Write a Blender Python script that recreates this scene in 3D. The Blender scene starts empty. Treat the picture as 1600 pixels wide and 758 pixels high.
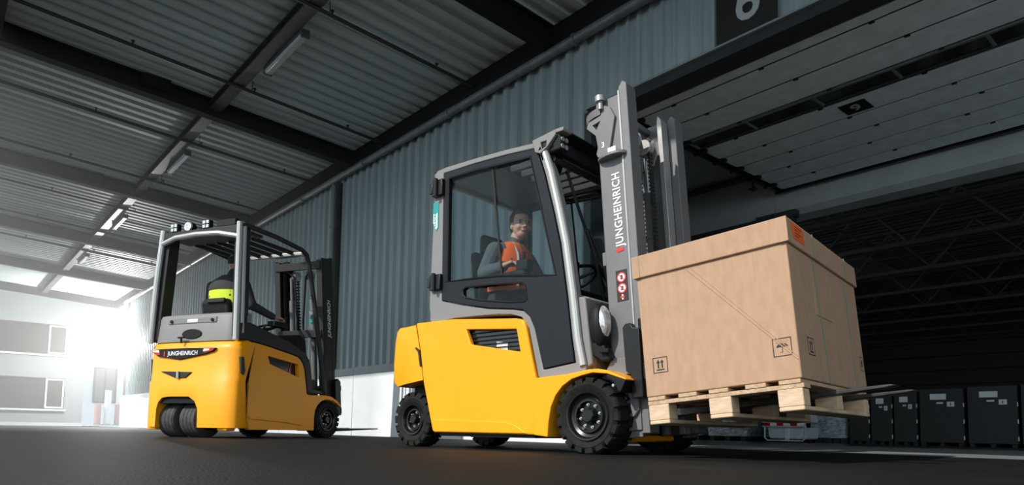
import bpy, bmesh, math, random
from math import sin, cos, pi, radians as R
from mathutils import Vector as V, Matrix as M
from mathutils.geometry import tessellate_polygon
import numpy as np
random.seed(7)
SC = bpy.context.scene
COL = SC.collection

# ------------------------------------------------------------------ camera
cam_d = bpy.data.cameras.new('camera'); cam = bpy.data.objects.new('camera', cam_d); COL.objects.link(cam)
yaw, pitch, roll = R(-49.406), R(4.4), R(0.968)
fw = V((sin(yaw)*cos(pitch), cos(yaw)*cos(pitch), sin(pitch)))
rt = V((cos(yaw), -sin(yaw), 0)); up = rt.cross(fw)
r2 = cos(roll)*rt + sin(roll)*up; u2 = -sin(roll)*rt + cos(roll)*up
cam.matrix_world = M(((r2.x, u2.x, -fw.x, 0), (r2.y, u2.y, -fw.y, 0), (r2.z, u2.z, -fw.z, .135), (0, 0, 0, 1)))
cam_d.sensor_width = 36; cam_d.lens = 23.98; cam_d.shift_y = (590-379)/1600
cam_d.clip_start = .02; cam_d.clip_end = 300
SC.camera = cam
# ------------------------------------------------------------------ sky, sun, exposure
w = bpy.data.worlds.new('sky'); SC.world = w; w.use_nodes = True
bg = w.node_tree.nodes['Background']; bg.inputs[0].default_value = (.76, .90, .98, 1); bg.inputs[1].default_value = 1.42
sd = bpy.data.lights.new('sun', 'SUN'); sd.energy = 4.15; sd.angle = R(.6); sd.color = (1, .95, .87)
sun = bpy.data.objects.new('sun', sd); COL.objects.link(sun)
sun.rotation_euler = V((.06, 1, -.77)).to_track_quat('-Z', 'Y').to_euler(); sun.location = (-3, -10, 9)
SC.view_settings.view_transform = 'Standard'; SC.view_settings.look = 'None'
SC.view_settings.gamma = 1; SC.view_settings.use_curve_mapping = False
SC.view_settings.exposure = 0.0

# ------------------------------------------------------------------ materials
def mat(name, col, rough=.5, metal=0, noise=0, nscale=8, bump=0, bscale=60, coat=0, stretch=None, spec=.5, emit=0):
    m = bpy.data.materials.new(name); m.use_nodes = True
    nt = m.node_tree; b = nt.nodes['Principled BSDF']; L = nt.links
    b.inputs['Base Color'].default_value = (*col, 1); b.inputs['Roughness'].default_value = rough
    b.inputs['Metallic'].default_value = metal; b.inputs['Coat Weight'].default_value = coat
    b.inputs['Specular IOR Level'].default_value = spec
    if emit:
        b.inputs['Emission Color'].default_value = (*col, 1); b.inputs['Emission Strength'].default_value = emit
    if noise or bump:
        tc = nt.nodes.new('ShaderNodeTexCoord'); mp = nt.nodes.new('ShaderNodeMapping')
        L.new(tc.outputs['Object'], mp.inputs[0])
        if stretch: mp.inputs['Scale'].default_value = stretch
    if noise:
        n = nt.nodes.new('ShaderNodeTexNoise'); n.inputs['Scale'].default_value = nscale; n.inputs['Detail'].default_value = 6
        L.new(mp.outputs[0], n.inputs[0])
        r = nt.nodes.new('ShaderNodeValToRGB'); L.new(n.outputs[0], r.inputs[0])
        r.color_ramp.elements[0].position = .3; r.color_ramp.elements[1].position = .72
        r.color_ramp.elements[0].color = (*[c*(1-noise) for c in col], 1)
        r.color_ramp.elements[1].color = (*[min(1, c*(1+noise*.7)) for c in col], 1)
        L.new(r.outputs[0], b.inputs['Base Color'])
    if bump:
        n2 = nt.nodes.new('ShaderNodeTexNoise'); n2.inputs['Scale'].default_value = bscale; n2.inputs['Detail'].default_value = 4
        L.new(mp.outputs[0], n2.inputs[0])
        bp = nt.nodes.new('ShaderNodeBump'); bp.inputs['Strength'].default_value = bump; bp.inputs['Distance'].default_value = .02
        L.new(n2.outputs[0], bp.inputs['Height']); L.new(bp.outputs[0], b.inputs['Normal'])
    return m
def glassmat(name, tint, gl=.06):
    m = bpy.data.materials.new(name); m.use_nodes = True
    nt = m.node_tree; nt.nodes.remove(nt.nodes['Principled BSDF']); L = nt.links
    t = nt.nodes.new('ShaderNodeBsdfTransparent'); t.inputs[0].default_value = (*tint, 1)
    g = nt.nodes.new('ShaderNodeBsdfGlossy'); g.inputs['Roughness'].default_value = .02
    lw_ = nt.nodes.new('ShaderNodeLayerWeight'); lw_.inputs[0].default_value = .5
    pw = nt.nodes.new('ShaderNodeMath'); pw.operation = 'POWER'; pw.inputs[1].default_value = 4; L.new(lw_.outputs['Facing'], pw.inputs[0])
    mu = nt.nodes.new('ShaderNodeMath'); mu.operation = 'MULTIPLY_ADD'; mu.inputs[1].default_value = .6; mu.inputs[2].default_value = gl
    L.new(pw.outputs[0], mu.inputs[0])
    mx = nt.nodes.new('ShaderNodeMixShader'); L.new(mu.outputs[0], mx.inputs[0]); L.new(t.outputs[0], mx.inputs[1]); L.new(g.outputs[0], mx.inputs[2])
    L.new(mx.outputs[0], nt.nodes['Material Output'].inputs[0])
    return m
MT = {}
MT['yellow'] = mat('yellow_paint', (.95, .365, .002), .42, coat=.06, noise=.04, nscale=3, bump=.015, bscale=180, spec=.3)
MT['grey'] = mat('grey_frame_paint', (.215, .21, .21), .5, bump=.05, bscale=220, spec=.3)
MT['silver'] = mat('silver_pillar_paint', (.5, .495, .49), .32, metal=.35, bump=.03, bscale=220)
MT['mast'] = mat('mast_grey_paint', (.17, .17, .175), .5, spec=.3, noise=.08, nscale=9, metal=.15)
MT['mastlight'] = mat('worn_and_lit_steel', (.42, .41, .41), .38, metal=.5, noise=.15, nscale=14, stretch=(1, 1, .2))  # bright rail steel; also the lit tone of the small truck's crossbar
MT['black'] = mat('black_plastic', (.010, .011, .012), .55, spec=.2, noise=.2, nscale=20)
MT['blackmetal'] = mat('black_steel', (.01, .01, .011), .35, metal=.3)
MT['door'] = mat('dark_door_paint', (.012, .014, .019), .5, bump=.05, bscale=150, spec=.2)
MT['charcoal'] = mat('charcoal_frame_paint', (.028, .027, .027), .5, spec=.25)
MT['rubber'] = mat('tyre_rubber', (.014, .0135, .013), .8, spec=.2, noise=.35, nscale=25, bump=.25, bscale=90)
MT['rubbergrey'] = mat('dusty_tyre_rubber', (.05, .049, .047), .8, noise=.35, nscale=18, bump=.2, bscale=90)
MT['rim'] = mat('black_rim', (.01, .01, .01), .28, metal=.2)
MT['chrome'] = mat('zinc_steel', (.55, .55, .53), .3, metal=.9)
MT['steel'] = mat('fork_steel', (.06, .055, .052), .4, metal=.7, noise=.4, nscale=6, stretch=(1, 5, 5))
MT['glass'] = glassmat('cab_glass', (.86, .91, .92), .012)
MT['clear'] = glassmat('windscreen_glass', (.90, .95, .95), .012)
MT['darkglass'] = mat('dark_pane', (.012, .014, .016), .12, spec=.7)
MT['lens'] = mat('lamp_lens', (.75, .77, .78), .12, metal=.6, noise=.5, nscale=40)
MT['amber'] = mat('amber_lens', (.4, .12, .02), .2)
MT['red'] = mat('red_lens', (.55, .01, .015), .25)
MT['redmark'] = mat('red_print', (.7, .02, .015), .5)
MT['white'] = mat('white_print', (.85, .85, .85), .5)
MT['ink'] = mat('black_print', (.02, .018, .016), .7)
MT['teal'] = mat('teal_sticker', (.0, .28, .25), .45)
MT['orangest'] = mat('orange_sticker', (.9, .13, .015), .6, noise=.15, nscale=30)
MT['strap'] = mat('green_strap', (.22, .3, .22), .5)
MT['card'] = mat('cardboard', (.43, .268, .168), .8, noise=.1, nscale=28, bump=.06, bscale=120, stretch=(1, 1, .35))
MT['wood'] = mat('pine_wood', (.62, .455, .30), .75, noise=.22, nscale=9, bump=.1, bscale=60, stretch=(1.2, 1.2, 6))
MT['wood2'] = mat('darker_pine_wood', (.50, .345, .215), .8, noise=.3, nscale=8, bump=.1, bscale=60, stretch=(5, 1.2, 5))
MT['skin'] = mat('skin', (.55, .30, .21), .5)
MT['hair'] = mat('dark_hair', (.02, .014, .01), .5)
MT['eye'] = mat('eye_dark', (.02, .015, .012), .2)
MT['lip'] = mat('lip', (.4, .16, .13), .5)
MT['jacket'] = mat('grey_work_jacket', (.075, .085, .092), .85, noise=.25, nscale=12)
MT['jacketd'] = mat('charcoal_work_jacket', (.03, .03, .033), .85, noise=.25, nscale=12)
MT['trousers'] = mat('dark_trousers', (.025, .027, .032), .85, noise=.2, nscale=12)
MT['shoe'] = mat('black_shoe', (.012, .012, .012), .6)
MT['vest'] = mat('orange_vest', (1.0, .13, .01), .65, noise=.06, nscale=10)
MT['vesty'] = mat('yellow_vest', (.62, .78, .02), .65, noise=.06, nscale=10)
MT['reflect'] = mat('reflective_tape', (.5, .52, .53), .35, metal=.4)
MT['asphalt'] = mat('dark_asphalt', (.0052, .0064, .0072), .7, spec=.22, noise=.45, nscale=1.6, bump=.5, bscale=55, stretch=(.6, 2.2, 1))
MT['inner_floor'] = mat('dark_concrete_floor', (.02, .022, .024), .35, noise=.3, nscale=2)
MT['dockfloor'] = mat('pale_dock_concrete', (.19, .2, .205), .6, noise=.25, nscale=2.5)
MT['paint_line'] = mat('worn_floor_paint', (.2, .21, .22), .6, noise=.6, nscale=7)
MT['clad'] = mat('blue_grey_cladding', (.33, .39, .405), .55, metal=.1, noise=.18, nscale=3, stretch=(3, 3, .25))
MT['deck'] = mat('grey_roof_deck', (.46, .515, .515), .55, noise=.14, nscale=2.2, stretch=(1, .4, 1))
MT['beam'] = mat('dark_steel_beam', (.012, .013, .014), .8, spec=.12, noise=.2, nscale=5)
MT['purlin'] = mat('grey_steel_purlin', (.085, .09, .09), .5, metal=.3, noise=.2, nscale=6)
MT['pipe'] = mat('grey_steel_pipe', (.16, .175, .185), .45, metal=.3, noise=.2, nscale=8)
MT['pipedark'] = mat('dark_pipe', (.015, .016, .017), .5)
MT['pipered'] = mat('rust_red_pipe', (.075, .03, .026), .6, noise=.2)
MT['plinth'] = mat('white_plinth_concrete', (.80, .83, .85), .75, noise=.06, nscale=3)
MT['plinthgrey'] = mat('grey_plinth_and_shade', (.33, .36, .37), .75, noise=.1, nscale=3)  # plain plinth grey; on the clad wall it carries the canopy shade
MT['lintel'] = mat('dark_flashing', (.05, .055, .058), .5, metal=.3, noise=.15)
MT['flash'] = mat('pale_flashing_edge', (.3, .33, .34), .4, metal=.5)
MT['panel'] = mat('grey_door_panel', (.78, .85, .87), .5, noise=.12, nscale=6, bump=.08, bscale=140)
MT['conc'] = mat('grey_concrete', (.42, .45, .455), .85, noise=.18, nscale=1.4, bump=.12, bscale=18)
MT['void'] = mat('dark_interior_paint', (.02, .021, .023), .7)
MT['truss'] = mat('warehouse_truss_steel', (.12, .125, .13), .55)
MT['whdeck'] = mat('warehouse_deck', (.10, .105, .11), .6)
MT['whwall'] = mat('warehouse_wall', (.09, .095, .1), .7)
MT['skyl'] = mat('rooflight_sheet', (.35, .38, .4), .6)
MT['carton'] = mat('dark_carton', (.030, .031, .033), .65, noise=.15, nscale=9, stretch=(1, 1, 3))
MT['label'] = mat('pale_label', (.72, .76, .78), .6)
MT['foil'] = mat('stretch_film', (.55, .62, .65), .25, metal=.3, noise=.6, nscale=5, bump=.9, bscale=9, stretch=(2, 2, 4))
MT['tank'] = mat('grey_container', (.62, .68, .7), .45, noise=.15)
MT['office'] = mat('pale_render', (.15, .168, .175), .85, noise=.06, nscale=1.2)
MT['officewin'] = mat('dark_window', (.012, .011, .010), .5, spec=.2)
MT['officeframe'] = mat('window_frame_white', (.5, .5, .5), .5)
MT['tube'] = mat('lamp_diffuser', (.42, .45, .45), .4)
MT['bright'] = mat('added_glow_face', (1, .98, .95), .5, emit=60)  # glowing face of the added lamp
MT['sign'] = mat('black_sign', (.006, .006, .007), .5)
MT['signnum'] = mat('grey_numeral', (.42, .45, .46), .5)

# ------------------------------------------------------------------ builders
class MB:
    def __init__(s): s.v = []; s.f = []
    def add(s, vs, fs, T=None):
        o = len(s.v)
        s.v += [tuple(T @ V(p)) if T else tuple(p) for p in vs]
        s.f += [tuple(i+o for i in f) for f in fs]; return s
    def box(s, x0, x1, y0, y1, z0, z1, T=None):
        return s.add([(x0,y0,z0),(x1,y0,z0),(x1,y1,z0),(x0,y1,z0),(x0,y0,z1),(x1,y0,z1),(x1,y1,z1),(x0,y1,z1)],
                     [(0,3,2,1),(4,5,6,7),(0,1,5,4),(1,2,6,5),(2,3,7,6),(3,0,4,7)], T)
    def prism(s, poly, y0, y1, holes=(), ax='y', T=None, y0b=None):
        """polygon in the (x,z) plane pushed along y (ax='y'), or (y,z) along x, or (x,y) along z"""
        def P(a, b, c): return {'y': (a, c, b), 'x': (c, a, b), 'z': (a, b, c)}[ax]
        loops = [list(poly)]+[list(h) for h in holes]; flat = [p for l in loops for p in l]; n = len(flat)
        vs = [P(a, b, y0) for a, b in flat]+[P(a, b, y1) for a, b in flat]
        fs = []
        if holes:
            for t in tessellate_polygon([[V((a, b, 0)) for a, b in l] for l in loops]):
                fs.append(tuple(t)); fs.append(tuple(i+n for i in reversed(t)))
        else:
            fs.append(tuple(range(n))); fs.append(tuple(range(2*n-1, n-1, -1)))
        o = 0
        for l in loops:
            k = len(l)
            for i in range(k):
                j = (i+1) % k; fs.append((o+i, o+j, o+j+n, o+i+n))
            o += k
        return s.add(vs, fs, T)
    def cyl(s, p0, p1, r0, r1=None, n=12, cap=True):
        p0, p1 = V(p0), V(p1); r1 = r0 if r1 is None else r1
        d = (p1-p0).normalized(); a = d.orthogonal().normalized(); b = d.cross(a)
        vs = [p0+(a*cos(2*pi*i/n)+b*sin(2*pi*i/n))*r0 for i in range(n)]+[p1+(a*cos(2*pi*i/n)+b*sin(2*pi*i/n))*r1 for i in range(n)]
        fs = [(i, (i+1) % n, (i+1) % n+n, i+n) for i in range(n)]
        if cap: fs += [tuple(range(n-1, -1, -1)), tuple(range(n, 2*n))]
        return s.add(vs, fs)
    def tube(s, pts, r, n=8):
        pts = [V(p) for p in pts]; rings = []; a = None
        for i, p in enumerate(pts):
            d = (pts[min(i+1, len(pts)-1)]-pts[max(i-1, 0)]).normalized()
            a = d.orthogonal().normalized() if a is None else (a-d*a.dot(d)).normalized()
            b = d.cross(a); rr = r[i] if isinstance(r, (list, tuple)) else r
            rings.append([p+(a*cos(2*pi*k/n)+b*sin(2*pi*k/n))*rr for k in range(n)])
        vs = [q for ring in rings for q in ring]; fs = []
        for i in range(len(pts)-1):
            for k in range(n): fs.append((i*n+k, i*n+(k+1) % n, (i+1)*n+(k+1) % n, (i+1)*n+k))
        fs += [tuple(range(n-1, -1, -1)), tuple(range((len(pts)-1)*n, len(pts)*n))]
        return s.add(vs, fs)
    def lathe(s, prof, n=32, T=None):
        """profile of (radius, y) revolved about the y axis"""
        vs = []; fs = []; k = len(prof)
        for i in range(n):
            a = 2*pi*i/n
            vs += [(r*cos(a), y, r*sin(a)) for r, y in prof]
        for i in range(n):
            j = (i+1) % n
            for q in range(k-1): fs.append((i*k+q, i*k+q+1, j*k+q+1, j*k+q))
        return s.add(vs, fs, T)
    def ball(s, c, r, n=12, T=None):
        rx, ry, rz = (r, r, r) if isinstance(r, (int, float)) else r
        vs = []; fs = []; m = n//2
        for i in range(m+1):
            t = pi*i/m
            for j in range(n):
                p = 2*pi*j/n; vs.append((c[0]+rx*sin(t)*cos(p), c[1]+ry*sin(t)*sin(p), c[2]+rz*cos(t)))
        for i in range(m):
            for j in range(n): fs.append((i*n+j, (i+1)*n+j, (i+1)*n+(j+1) % n, i*n+(j+1) % n))
        return s.add(vs, fs, T)
    def mesh(s, name, smooth=35):
        me = bpy.data.meshes.new(name); me.from_pydata(s.v, [], s.f); me.validate(); 
        bm = bmesh.new(); bm.from_mesh(me); bmesh.ops.remove_doubles(bm, verts=bm.verts, dist=1e-5)
        bmesh.ops.recalc_face_normals(bm, faces=bm.faces); bm.to_mesh(me); bm.free()
        if smooth:
            for p in me.polygons: p.use_smooth = True
            me.set_sharp_from_angle(angle=R(smooth))
        return me
    def build(s, name, m, parent=None, bevel=0, seg=2, smooth=35, loc=None, rot=None, kind=None):
        me = s.mesh(name, smooth)
        return obj(name, me, m, parent, bevel, seg, loc, rot, kind)
def obj(name, me, m, parent=None, bevel=0, seg=2, loc=None, rot=None, kind=None):
    if m is not None and not me.materials: me.materials.append(MT[m] if isinstance(m, str) else m)
    o = bpy.data.objects.new(name, me); COL.objects.link(o); o.parent = parent
    if loc: o.location = loc
    if rot: o.rotation_euler = rot
    if kind: o['kind'] = kind
    if bevel:
        b = o.modifiers.new('bevel', 'BEVEL'); b.width = bevel; b.segments = seg; b.limit_method = 'ANGLE'; b.angle_limit = R(40)
        b.harden_normals = False
    return o
def thing(name, label, cat, loc=(0, 0, 0), rz=0, group=None, kind=None, rot=None):
    o = bpy.data.objects.new(name, None); COL.objects.link(o); o.location = loc; o.rotation_euler = rot or (0, 0, rz)
    o.empty_display_size = .2
    return tag(o, label, cat, group, kind)
def tag(o, label, cat=None, group=None, kind=None):
    o['label'] = label
    if cat: o['category'] = cat
    if group: o['group'] = group
    if kind: o['kind'] = kind
    return o
def struct(name, label=None, loc=(0, 0, 0)):
    o = bpy.data.objects.new(name, None); COL.objects.link(o); o.location = loc; o['kind'] = 'structure'
    if label: o['label'] = label
    return o
def dup(o, parent, loc=None, name=None):
    c = o.copy(); COL.objects.link(c); c.parent = parent
    if loc is not None: c.location = loc
    if name: c.name = name
    return c
def text_mesh(s, size, bold=.0, ext=.001, shear=0, space=1.0, sx=1):
    cu = bpy.data.curves.new('t', 'FONT'); cu.body = s; cu.size = size; cu.extrude = ext; cu.offset = bold; cu.shear = shear
    cu.space_character = space; cu.align_x = 'CENTER'; cu.align_y = 'CENTER'; cu.resolution_u = 3
    t = bpy.data.objects.new('t', cu); COL.objects.link(t); bpy.context.view_layer.update()
    me = bpy.data.meshes.new_from_object(t.evaluated_get(bpy.context.evaluated_depsgraph_get()))
    bpy.data.objects.remove(t); bpy.data.curves.remove(cu); me.materials.clear()
    if sx != 1: me.transform(M.Diagonal((sx, 1, 1, 1)))
    return me
def text(name, s, size, m, parent, org, right, upv, bold=0, ext=.001, shear=0, space=1, sx=1):
    me = text_mesh(s, size, bold, ext, shear, space, sx)
    x = V(right).normalized(); z = x.cross(V(upv)).normalized(); y = z.cross(x)
    me.transform(M(((x.x, y.x, z.x, org[0]), (x.y, y.y, z.y, org[1]), (x.z, y.z, z.z, org[2]), (0, 0, 0, 1))))
    return obj(name, me, m, parent)
def arc(cx, cz, r, a0, a1, n, rz=None):
    rz = r if rz is None else rz
    return [(cx+r*cos(R(a0+(a1-a0)*i/n)), cz+rz*sin(R(a0+(a1-a0)*i/n))) for i in range(n+1)]

# ================================================================== THE PLACE
YW = 5.3
# ---- floor
fl = struct('floor', 'dark asphalt yard floor under the canopy')
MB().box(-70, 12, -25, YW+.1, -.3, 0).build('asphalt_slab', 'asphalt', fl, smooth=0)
MB().box(-9.4, 4.5, YW+.1, 9.2, -.3, 0).build('dock_slab', 'dockfloor', fl, smooth=0)
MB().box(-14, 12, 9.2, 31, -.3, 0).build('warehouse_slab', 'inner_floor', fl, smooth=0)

# ---- long clad wall: every sheet a panel
def sheet(name, width, ribs, z0, z1, depth=.05, rib=.46):
    """trapezoid sheet in the xz plane, ribs stand out towards -y"""
    p = width/ribs; prof = []
    for i in range(ribs):
        x = i*p; prof += [(x, 0), (x+p*(1-rib)*.5, 0), (x+p*(1-rib)*.5+p*.10, -depth), (x+p*(1-rib)*.5+p*(rib-.10), -depth), (x+p*(1-rib)*.5+p*rib, 0)]
    prof.append((width, 0)); back = [(x, y+.012) for x, y in reversed(prof)]
    b = MB(); n = len(prof)
    vs = [(x, y, z0) for x, y in prof]+[(x, y, z1) for x, y in prof]
    b.add(vs, [(i, i+1, i+1+n, i+n) for i in range(n-1)])
    b.add([(0, .012, z0), (width, .012, z0), (width, .012, z1), (0, .012, z1)], [(0, 3, 2, 1)])
    return b.mesh(name, smooth=0)
wb = struct('wall_back', 'blue grey corrugated metal wall along the loading yard')
me1 = sheet('panel', .88, 4, 1.10, 4.9); x = -4.93-.88; first = True
while x > -27.5:
    obj('panel', me1, 'clad', wb, loc=(x, YW, 0)); x -= .88
me2 = sheet('panel', .88, 6, 3.60, 4.9, .03, .36); x = -4.93
while x < 1.5:
    obj('panel', me2, 'clad', wb, loc=(x, YW, 0)); x += .88
MB().box(-27.6, -4.95, YW+.015, YW+.2, 0, 4.9).build('wall_core', 'void', wb, smooth=0)
MB().box(-4.95, 2.4, YW+.015, YW+.14, 3.62, 4.9).build('wall_core', 'void', wb, smooth=0)
pl = struct('baseboard_back', 'white concrete plinth at the foot of the clad wall')
for i in range(6):
    x1 = -4.95-i*3.0 if i else -4.95
    a, b_ = (-7.1, -4.93) if i == 0 else (-7.1-3.0*i, -7.1-3.0*(i-1)-.012)
    MB().box(a, b_, YW-.05, YW+.02, 0, .98).build('panel', 'plinth', pl, .004, 1)
    MB().box(a, b_, YW-.05, YW+.02, .985, 1.105).build('shade_strip', 'plinthgrey', pl, .004, 1)  # canopy shade across the plinth top, put into a grey strip
MB().box(-27.6, -22.12, YW-.05, YW+.02, 0, 1.1).build('panel', 'plinth', pl, .004, 1)
# ---- canopy roof deck
SL = .06
def zdeck(y): return 4.72+SL*(YW-y)
ce = struct('ceiling', 'grey corrugated steel underside of the canopy')
def deck_mesh():
    pitch = .235; n = 4; b = MB(); prof = []
    for i in range(n):
        x = i*pitch; prof += [(x, 0), (x+.10, 0), (x+.125, .045), (x+.21, .045)]
    prof.append((n*pitch, 0)); k = len(prof); y0, y1 = .3, YW+.05
    vs = [(x, y0, zdeck(y0)+h) for x, h in prof]+[(x, y1, zdeck(y1)+h) for x, h in prof]
    b.add(vs, [(i, i+k, i+1+k, i+1) for i in range(k-1)])
    vs = [(0, y0, zdeck(y0)+.07), (n*pitch, y0, zdeck(y0)+.07), (n*pitch, y1, zdeck(y1)+.07), (0, y1, zdeck(y1)+.07)]
    b.add(vs, [(0, 1, 2, 3)])
    return b.mesh('panel', smooth=0)
dm = deck_mesh(); x = -29.2
while x < 2.5:
    obj('panel', dm, 'deck', ce, loc=(x, 0, 0)); x += .94
def ybeam(x, w_, d, z_off, y0=.3, y1=YW-.02):
    """I-beam running along y under the deck"""
    b = MB()
    for (a0, a1, c0, c1) in ((-w_/2, w_/2, -d, -d+.02), (-w_/2, w_/2, -.02, 0), (-.008, .008, -d, 0)):
        vs = []
        for y in (y0, y1):
            z = zdeck(y)-z_off; vs += [(x+a0, y, z+c0), (x+a1, y, z+c0), (x+a1, y, z+c1), (x+a0, y, z+c1)]
        b.add(vs, [(0, 1, 2, 3), (7, 6, 5, 4), (0, 4, 5, 1), (1, 5, 6, 2), (2, 6, 7, 3), (3, 7, 4, 0)])
    return b
k = 0
for x in (-.68, -5.45, -10.22, -14.99, -19.76, -24.5, -29.1):
    k += 1; o = ybeam(x, .16, .26, 0).build('trim_%d' % k, 'beam', smooth=0); o['kind'] = 'structure'; o['label'] = 'dark steel canopy rafter running out from the wall'
    g = MB().box(x-.16, x+.16, 1.95, 2.3, zdeck(2.1)-.16, zdeck(2.1)-.02).build('gusset', 'beam', o, smooth=0)
# eave edge beam, outer fascia beam, purlin
k += 1; o = MB().box(-29.2, 2.4, YW-.16, YW-.03, 4.47, 4.73).build('trim_%d' % k, 'beam', smooth=0); tag(o, 'dark eave beam along the top of the clad wall', kind='structure')
k += 1; o = MB().box(-29.2, 2.4, .25, .41, 4.80, 5.12).build('trim_%d' % k, 'beam', smooth=0); tag(o, 'dark outer edge beam of the canopy', kind='structure')
k += 1; b = MB(); zp = zdeck(2.94)
b.box(-29.2, 2.4, 2.86, 3.02, zp-.14, zp-.125); b.box(-29.2, 2.4, 2.86, 3.02, zp-.02, zp-.004); b.box(-29.2, 2.4, 2.92, 2.945, zp-.13, zp-.01)
b.cyl((-29.2, 3.0, zp-.10), (2.4, 3.0, zp-.10), .03)
o = b.build('trim_%d' % k, 'purlin', smooth=35); tag(o, 'grey steel purlin under the canopy deck, parallel to the wall', kind='structure')
for i, x in enumerate((-6.85, -9.21, -11.6, -13.95, -16.25, -18.6, -20.95)):
    t = thing('sprinkler_pipe', 'thin dark sprinkler pipe under the canopy deck, ' + ('nearest the door number sign', 'second from the door number sign', 'third from the door number sign', 'fourth from the door number sign', 'fifth from the door number sign', 'sixth from the door number sign', 'farthest from the door number sign')[i], 'pipe', (x, 0, 0), group='sprinkler pipes under the canopy')
    zf = lambda y: zdeck(y)-.16
    MB().cyl((0, .42, zf(.42)), (0, 5.16, zf(5.16)), .023, n=8).build('pipe', 'pipedark', t)
    for y in (1.65, 3.15, 4.55):
        MB().cyl((0, y, zf(y)), (0, y, zf(y)+.05), .01, n=6).cyl((0, y, zf(y)+.05), (0, y, zf(y)+.065), .022, n=8).build('sprinkler_head', 'pipedark', t)
    MB().cyl((0, 3.12, zf(3.12)), (0, 3.12, zdeck(3.12)), .005, n=6).build('hanger', 'pipedark', t)
for i, x in enumerate((-7.95, -12.63, -17.33, -22.0)):
    t = thing('strip_light', ('grey fluorescent strip light beside the purlin, nearest and largest in view', 'fluorescent strip light beside the purlin, second nearest', 'fluorescent strip light beside the purlin above the office windows', 'smallest fluorescent strip light beside the purlin, lost in the glare')[i], 'lamp', (x, 3.07, zdeck(3.07)-.17), group='strip lights along the purlin')
    MB().box(-.58, .58, -.045, .045, 0, .05).build('housing', 'purlin', t, .008, 1)
    MB().prism([(-.05, 0), (-.035, -.04), (.035, -.04), (.05, 0)], -.56, .56, ax='x').build('diffuser', 'tube', t, .006, 1)
    for s_ in (-1, 1):
        MB().box(s_*.57-.012, s_*.57+.012, -.052, .052, -.045, .052).build('end_cap', 'purlin', t)
        MB().cyl((s_*.4, 0, .05), (s_*.4, 0, .17), .006, n=6).build('hanger', 'pipedark', t)
# eave pipe and downpipe
t = thing('eave_pipe', 'long grey steel pipe running under the eave along the clad wall', 'pipe')
MB().cyl((-27.3, YW-.13, 4.44), (2.4, YW-.13, 4.44), .055, n=16).build('pipe', 'pipe', t)
x = -26.5
while x < 2:
    MB().cyl((x, YW-.13, 4.44), (x+.035, YW-.13, 4.44), .068, n=16).build('coupling', 'pipe', t)
    MB().box(x+.01, x+.03, YW-.13, YW-.055, 4.43, 4.45).build('bracket', 'beam', t); x += 2.38
t = thing('downpipe', 'grey rain downpipe on the clad wall behind the yellow truck pair', 'pipe')
MB().tube([(-10.92, YW-.115, 4.36), (-10.92, YW-.115, .25), (-10.92, YW-.15, .12), (-10.92, YW-.2, .06)], .05, 12).build('pipe', 'pipe', t)
MB().box(-10.84, -10.72, YW-.085, YW-.055, 1.12, 4.36).build('cover_strip', 'beam', t)
for z in (1.25, 2.4, 3.6):
    MB().cyl((-10.92, YW-.115, z), (-10.92, YW-.115, z+.04), .062, n=12).build('collar', 'pipe', t)
MB().box(-11.0, -10.84, YW-.19, YW-.06, .96, 1.16).build('junction_box', 'pipe', t, .01)
# number sign 6
t = thing('door_number_sign', 'black board with a grey number six above the dock door', 'sign', (-3.05, YW-.045, 3.62))
MB().box(-.29, .29, -.012, .008, 0, .62).build('board', 'sign', t)
text('numeral', '6', .52, 'signnum', t, (.02, -.015, .30), (1, 0, 0), (0, 0, 1), bold=.006, ext=.002)
# ---- dock opening
k += 1; o = MB().prism([(YW-.09, 3.485), (YW+.16, 3.485), (YW+.16, 3.62), (YW-.05, 3.62)], -4.93, 2.4, ax='x').build('trim_%d' % k, 'lintel', smooth=0); tag(o, 'dark steel lintel flashing over the dock opening', kind='structure')
MB().box(-4.93, 2.4, YW-.10, YW-.04, 3.595, 3.615).build('edge_strip', 'flash', o, smooth=0)
k += 1; o = MB().box(-5.02, -4.90, YW-.03, YW+.3, 0, 3.6).build('trim_%d' % k, 'lintel', smooth=0); tag(o, 'dark door jamb at the end of the clad wall', kind='structure')
o = MB().box(-9.5, -6.3, 8.9, 9.2, 0, 3.95).box(-6.3, -4.752, 8.9, 9.2, 3.1, 3.95).build('wall_inner', 'conc', smooth=0); tag(o, 'grey concrete wall behind the dock opening', kind='structure')
MB().box(-6.6, -4.44, 8.80, 8.9, 3.02, 3.17).build('ledge', 'lintel', o, smooth=0)
MB().box(-4.98, -4.40, 8.78, 8.9, 3.10, 3.2).build('bracket', 'lintel', o, smooth=0)
k += 1; o = MB().prism([(8.9, 3.95), (8.9, 3.24), (9.0, 3.175), (9.3, 3.175), (9.3, 3.95)], -4.745, 4.5, ax='x').build('trim_%d' % k, 'conc', smooth=0); tag(o, 'grey concrete beam over the warehouse opening', kind='structure')
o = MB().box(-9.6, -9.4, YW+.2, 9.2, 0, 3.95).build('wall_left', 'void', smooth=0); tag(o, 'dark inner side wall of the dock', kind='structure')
o = MB().box(-9.5, -4.62, YW+.2, 8.9, 3.88, 3.95).build('ceiling_dock', 'conc', smooth=0); tag(o, 'grey concrete soffit of the dock', kind='structure')
MB().box(-4.62, 4.5, YW+.14, 8.9, 3.9, 3.95).build('upper_soffit', 'void', o, smooth=0)
t = thing('red_pipe', 'dull red pipe under the dock soffit beside the door track', 'pipe')
MB().cyl((-9.4, 8.72, 3.80), (-4.75, 8.72, 3.80), .045, n=12).build('pipe', 'pipered', t)
for x in (-6.2, -5.0): MB().box(x, x+.03, 8.68, 8.885, 3.72, 3.86).build('bracket', 'lintel', t)
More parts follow.
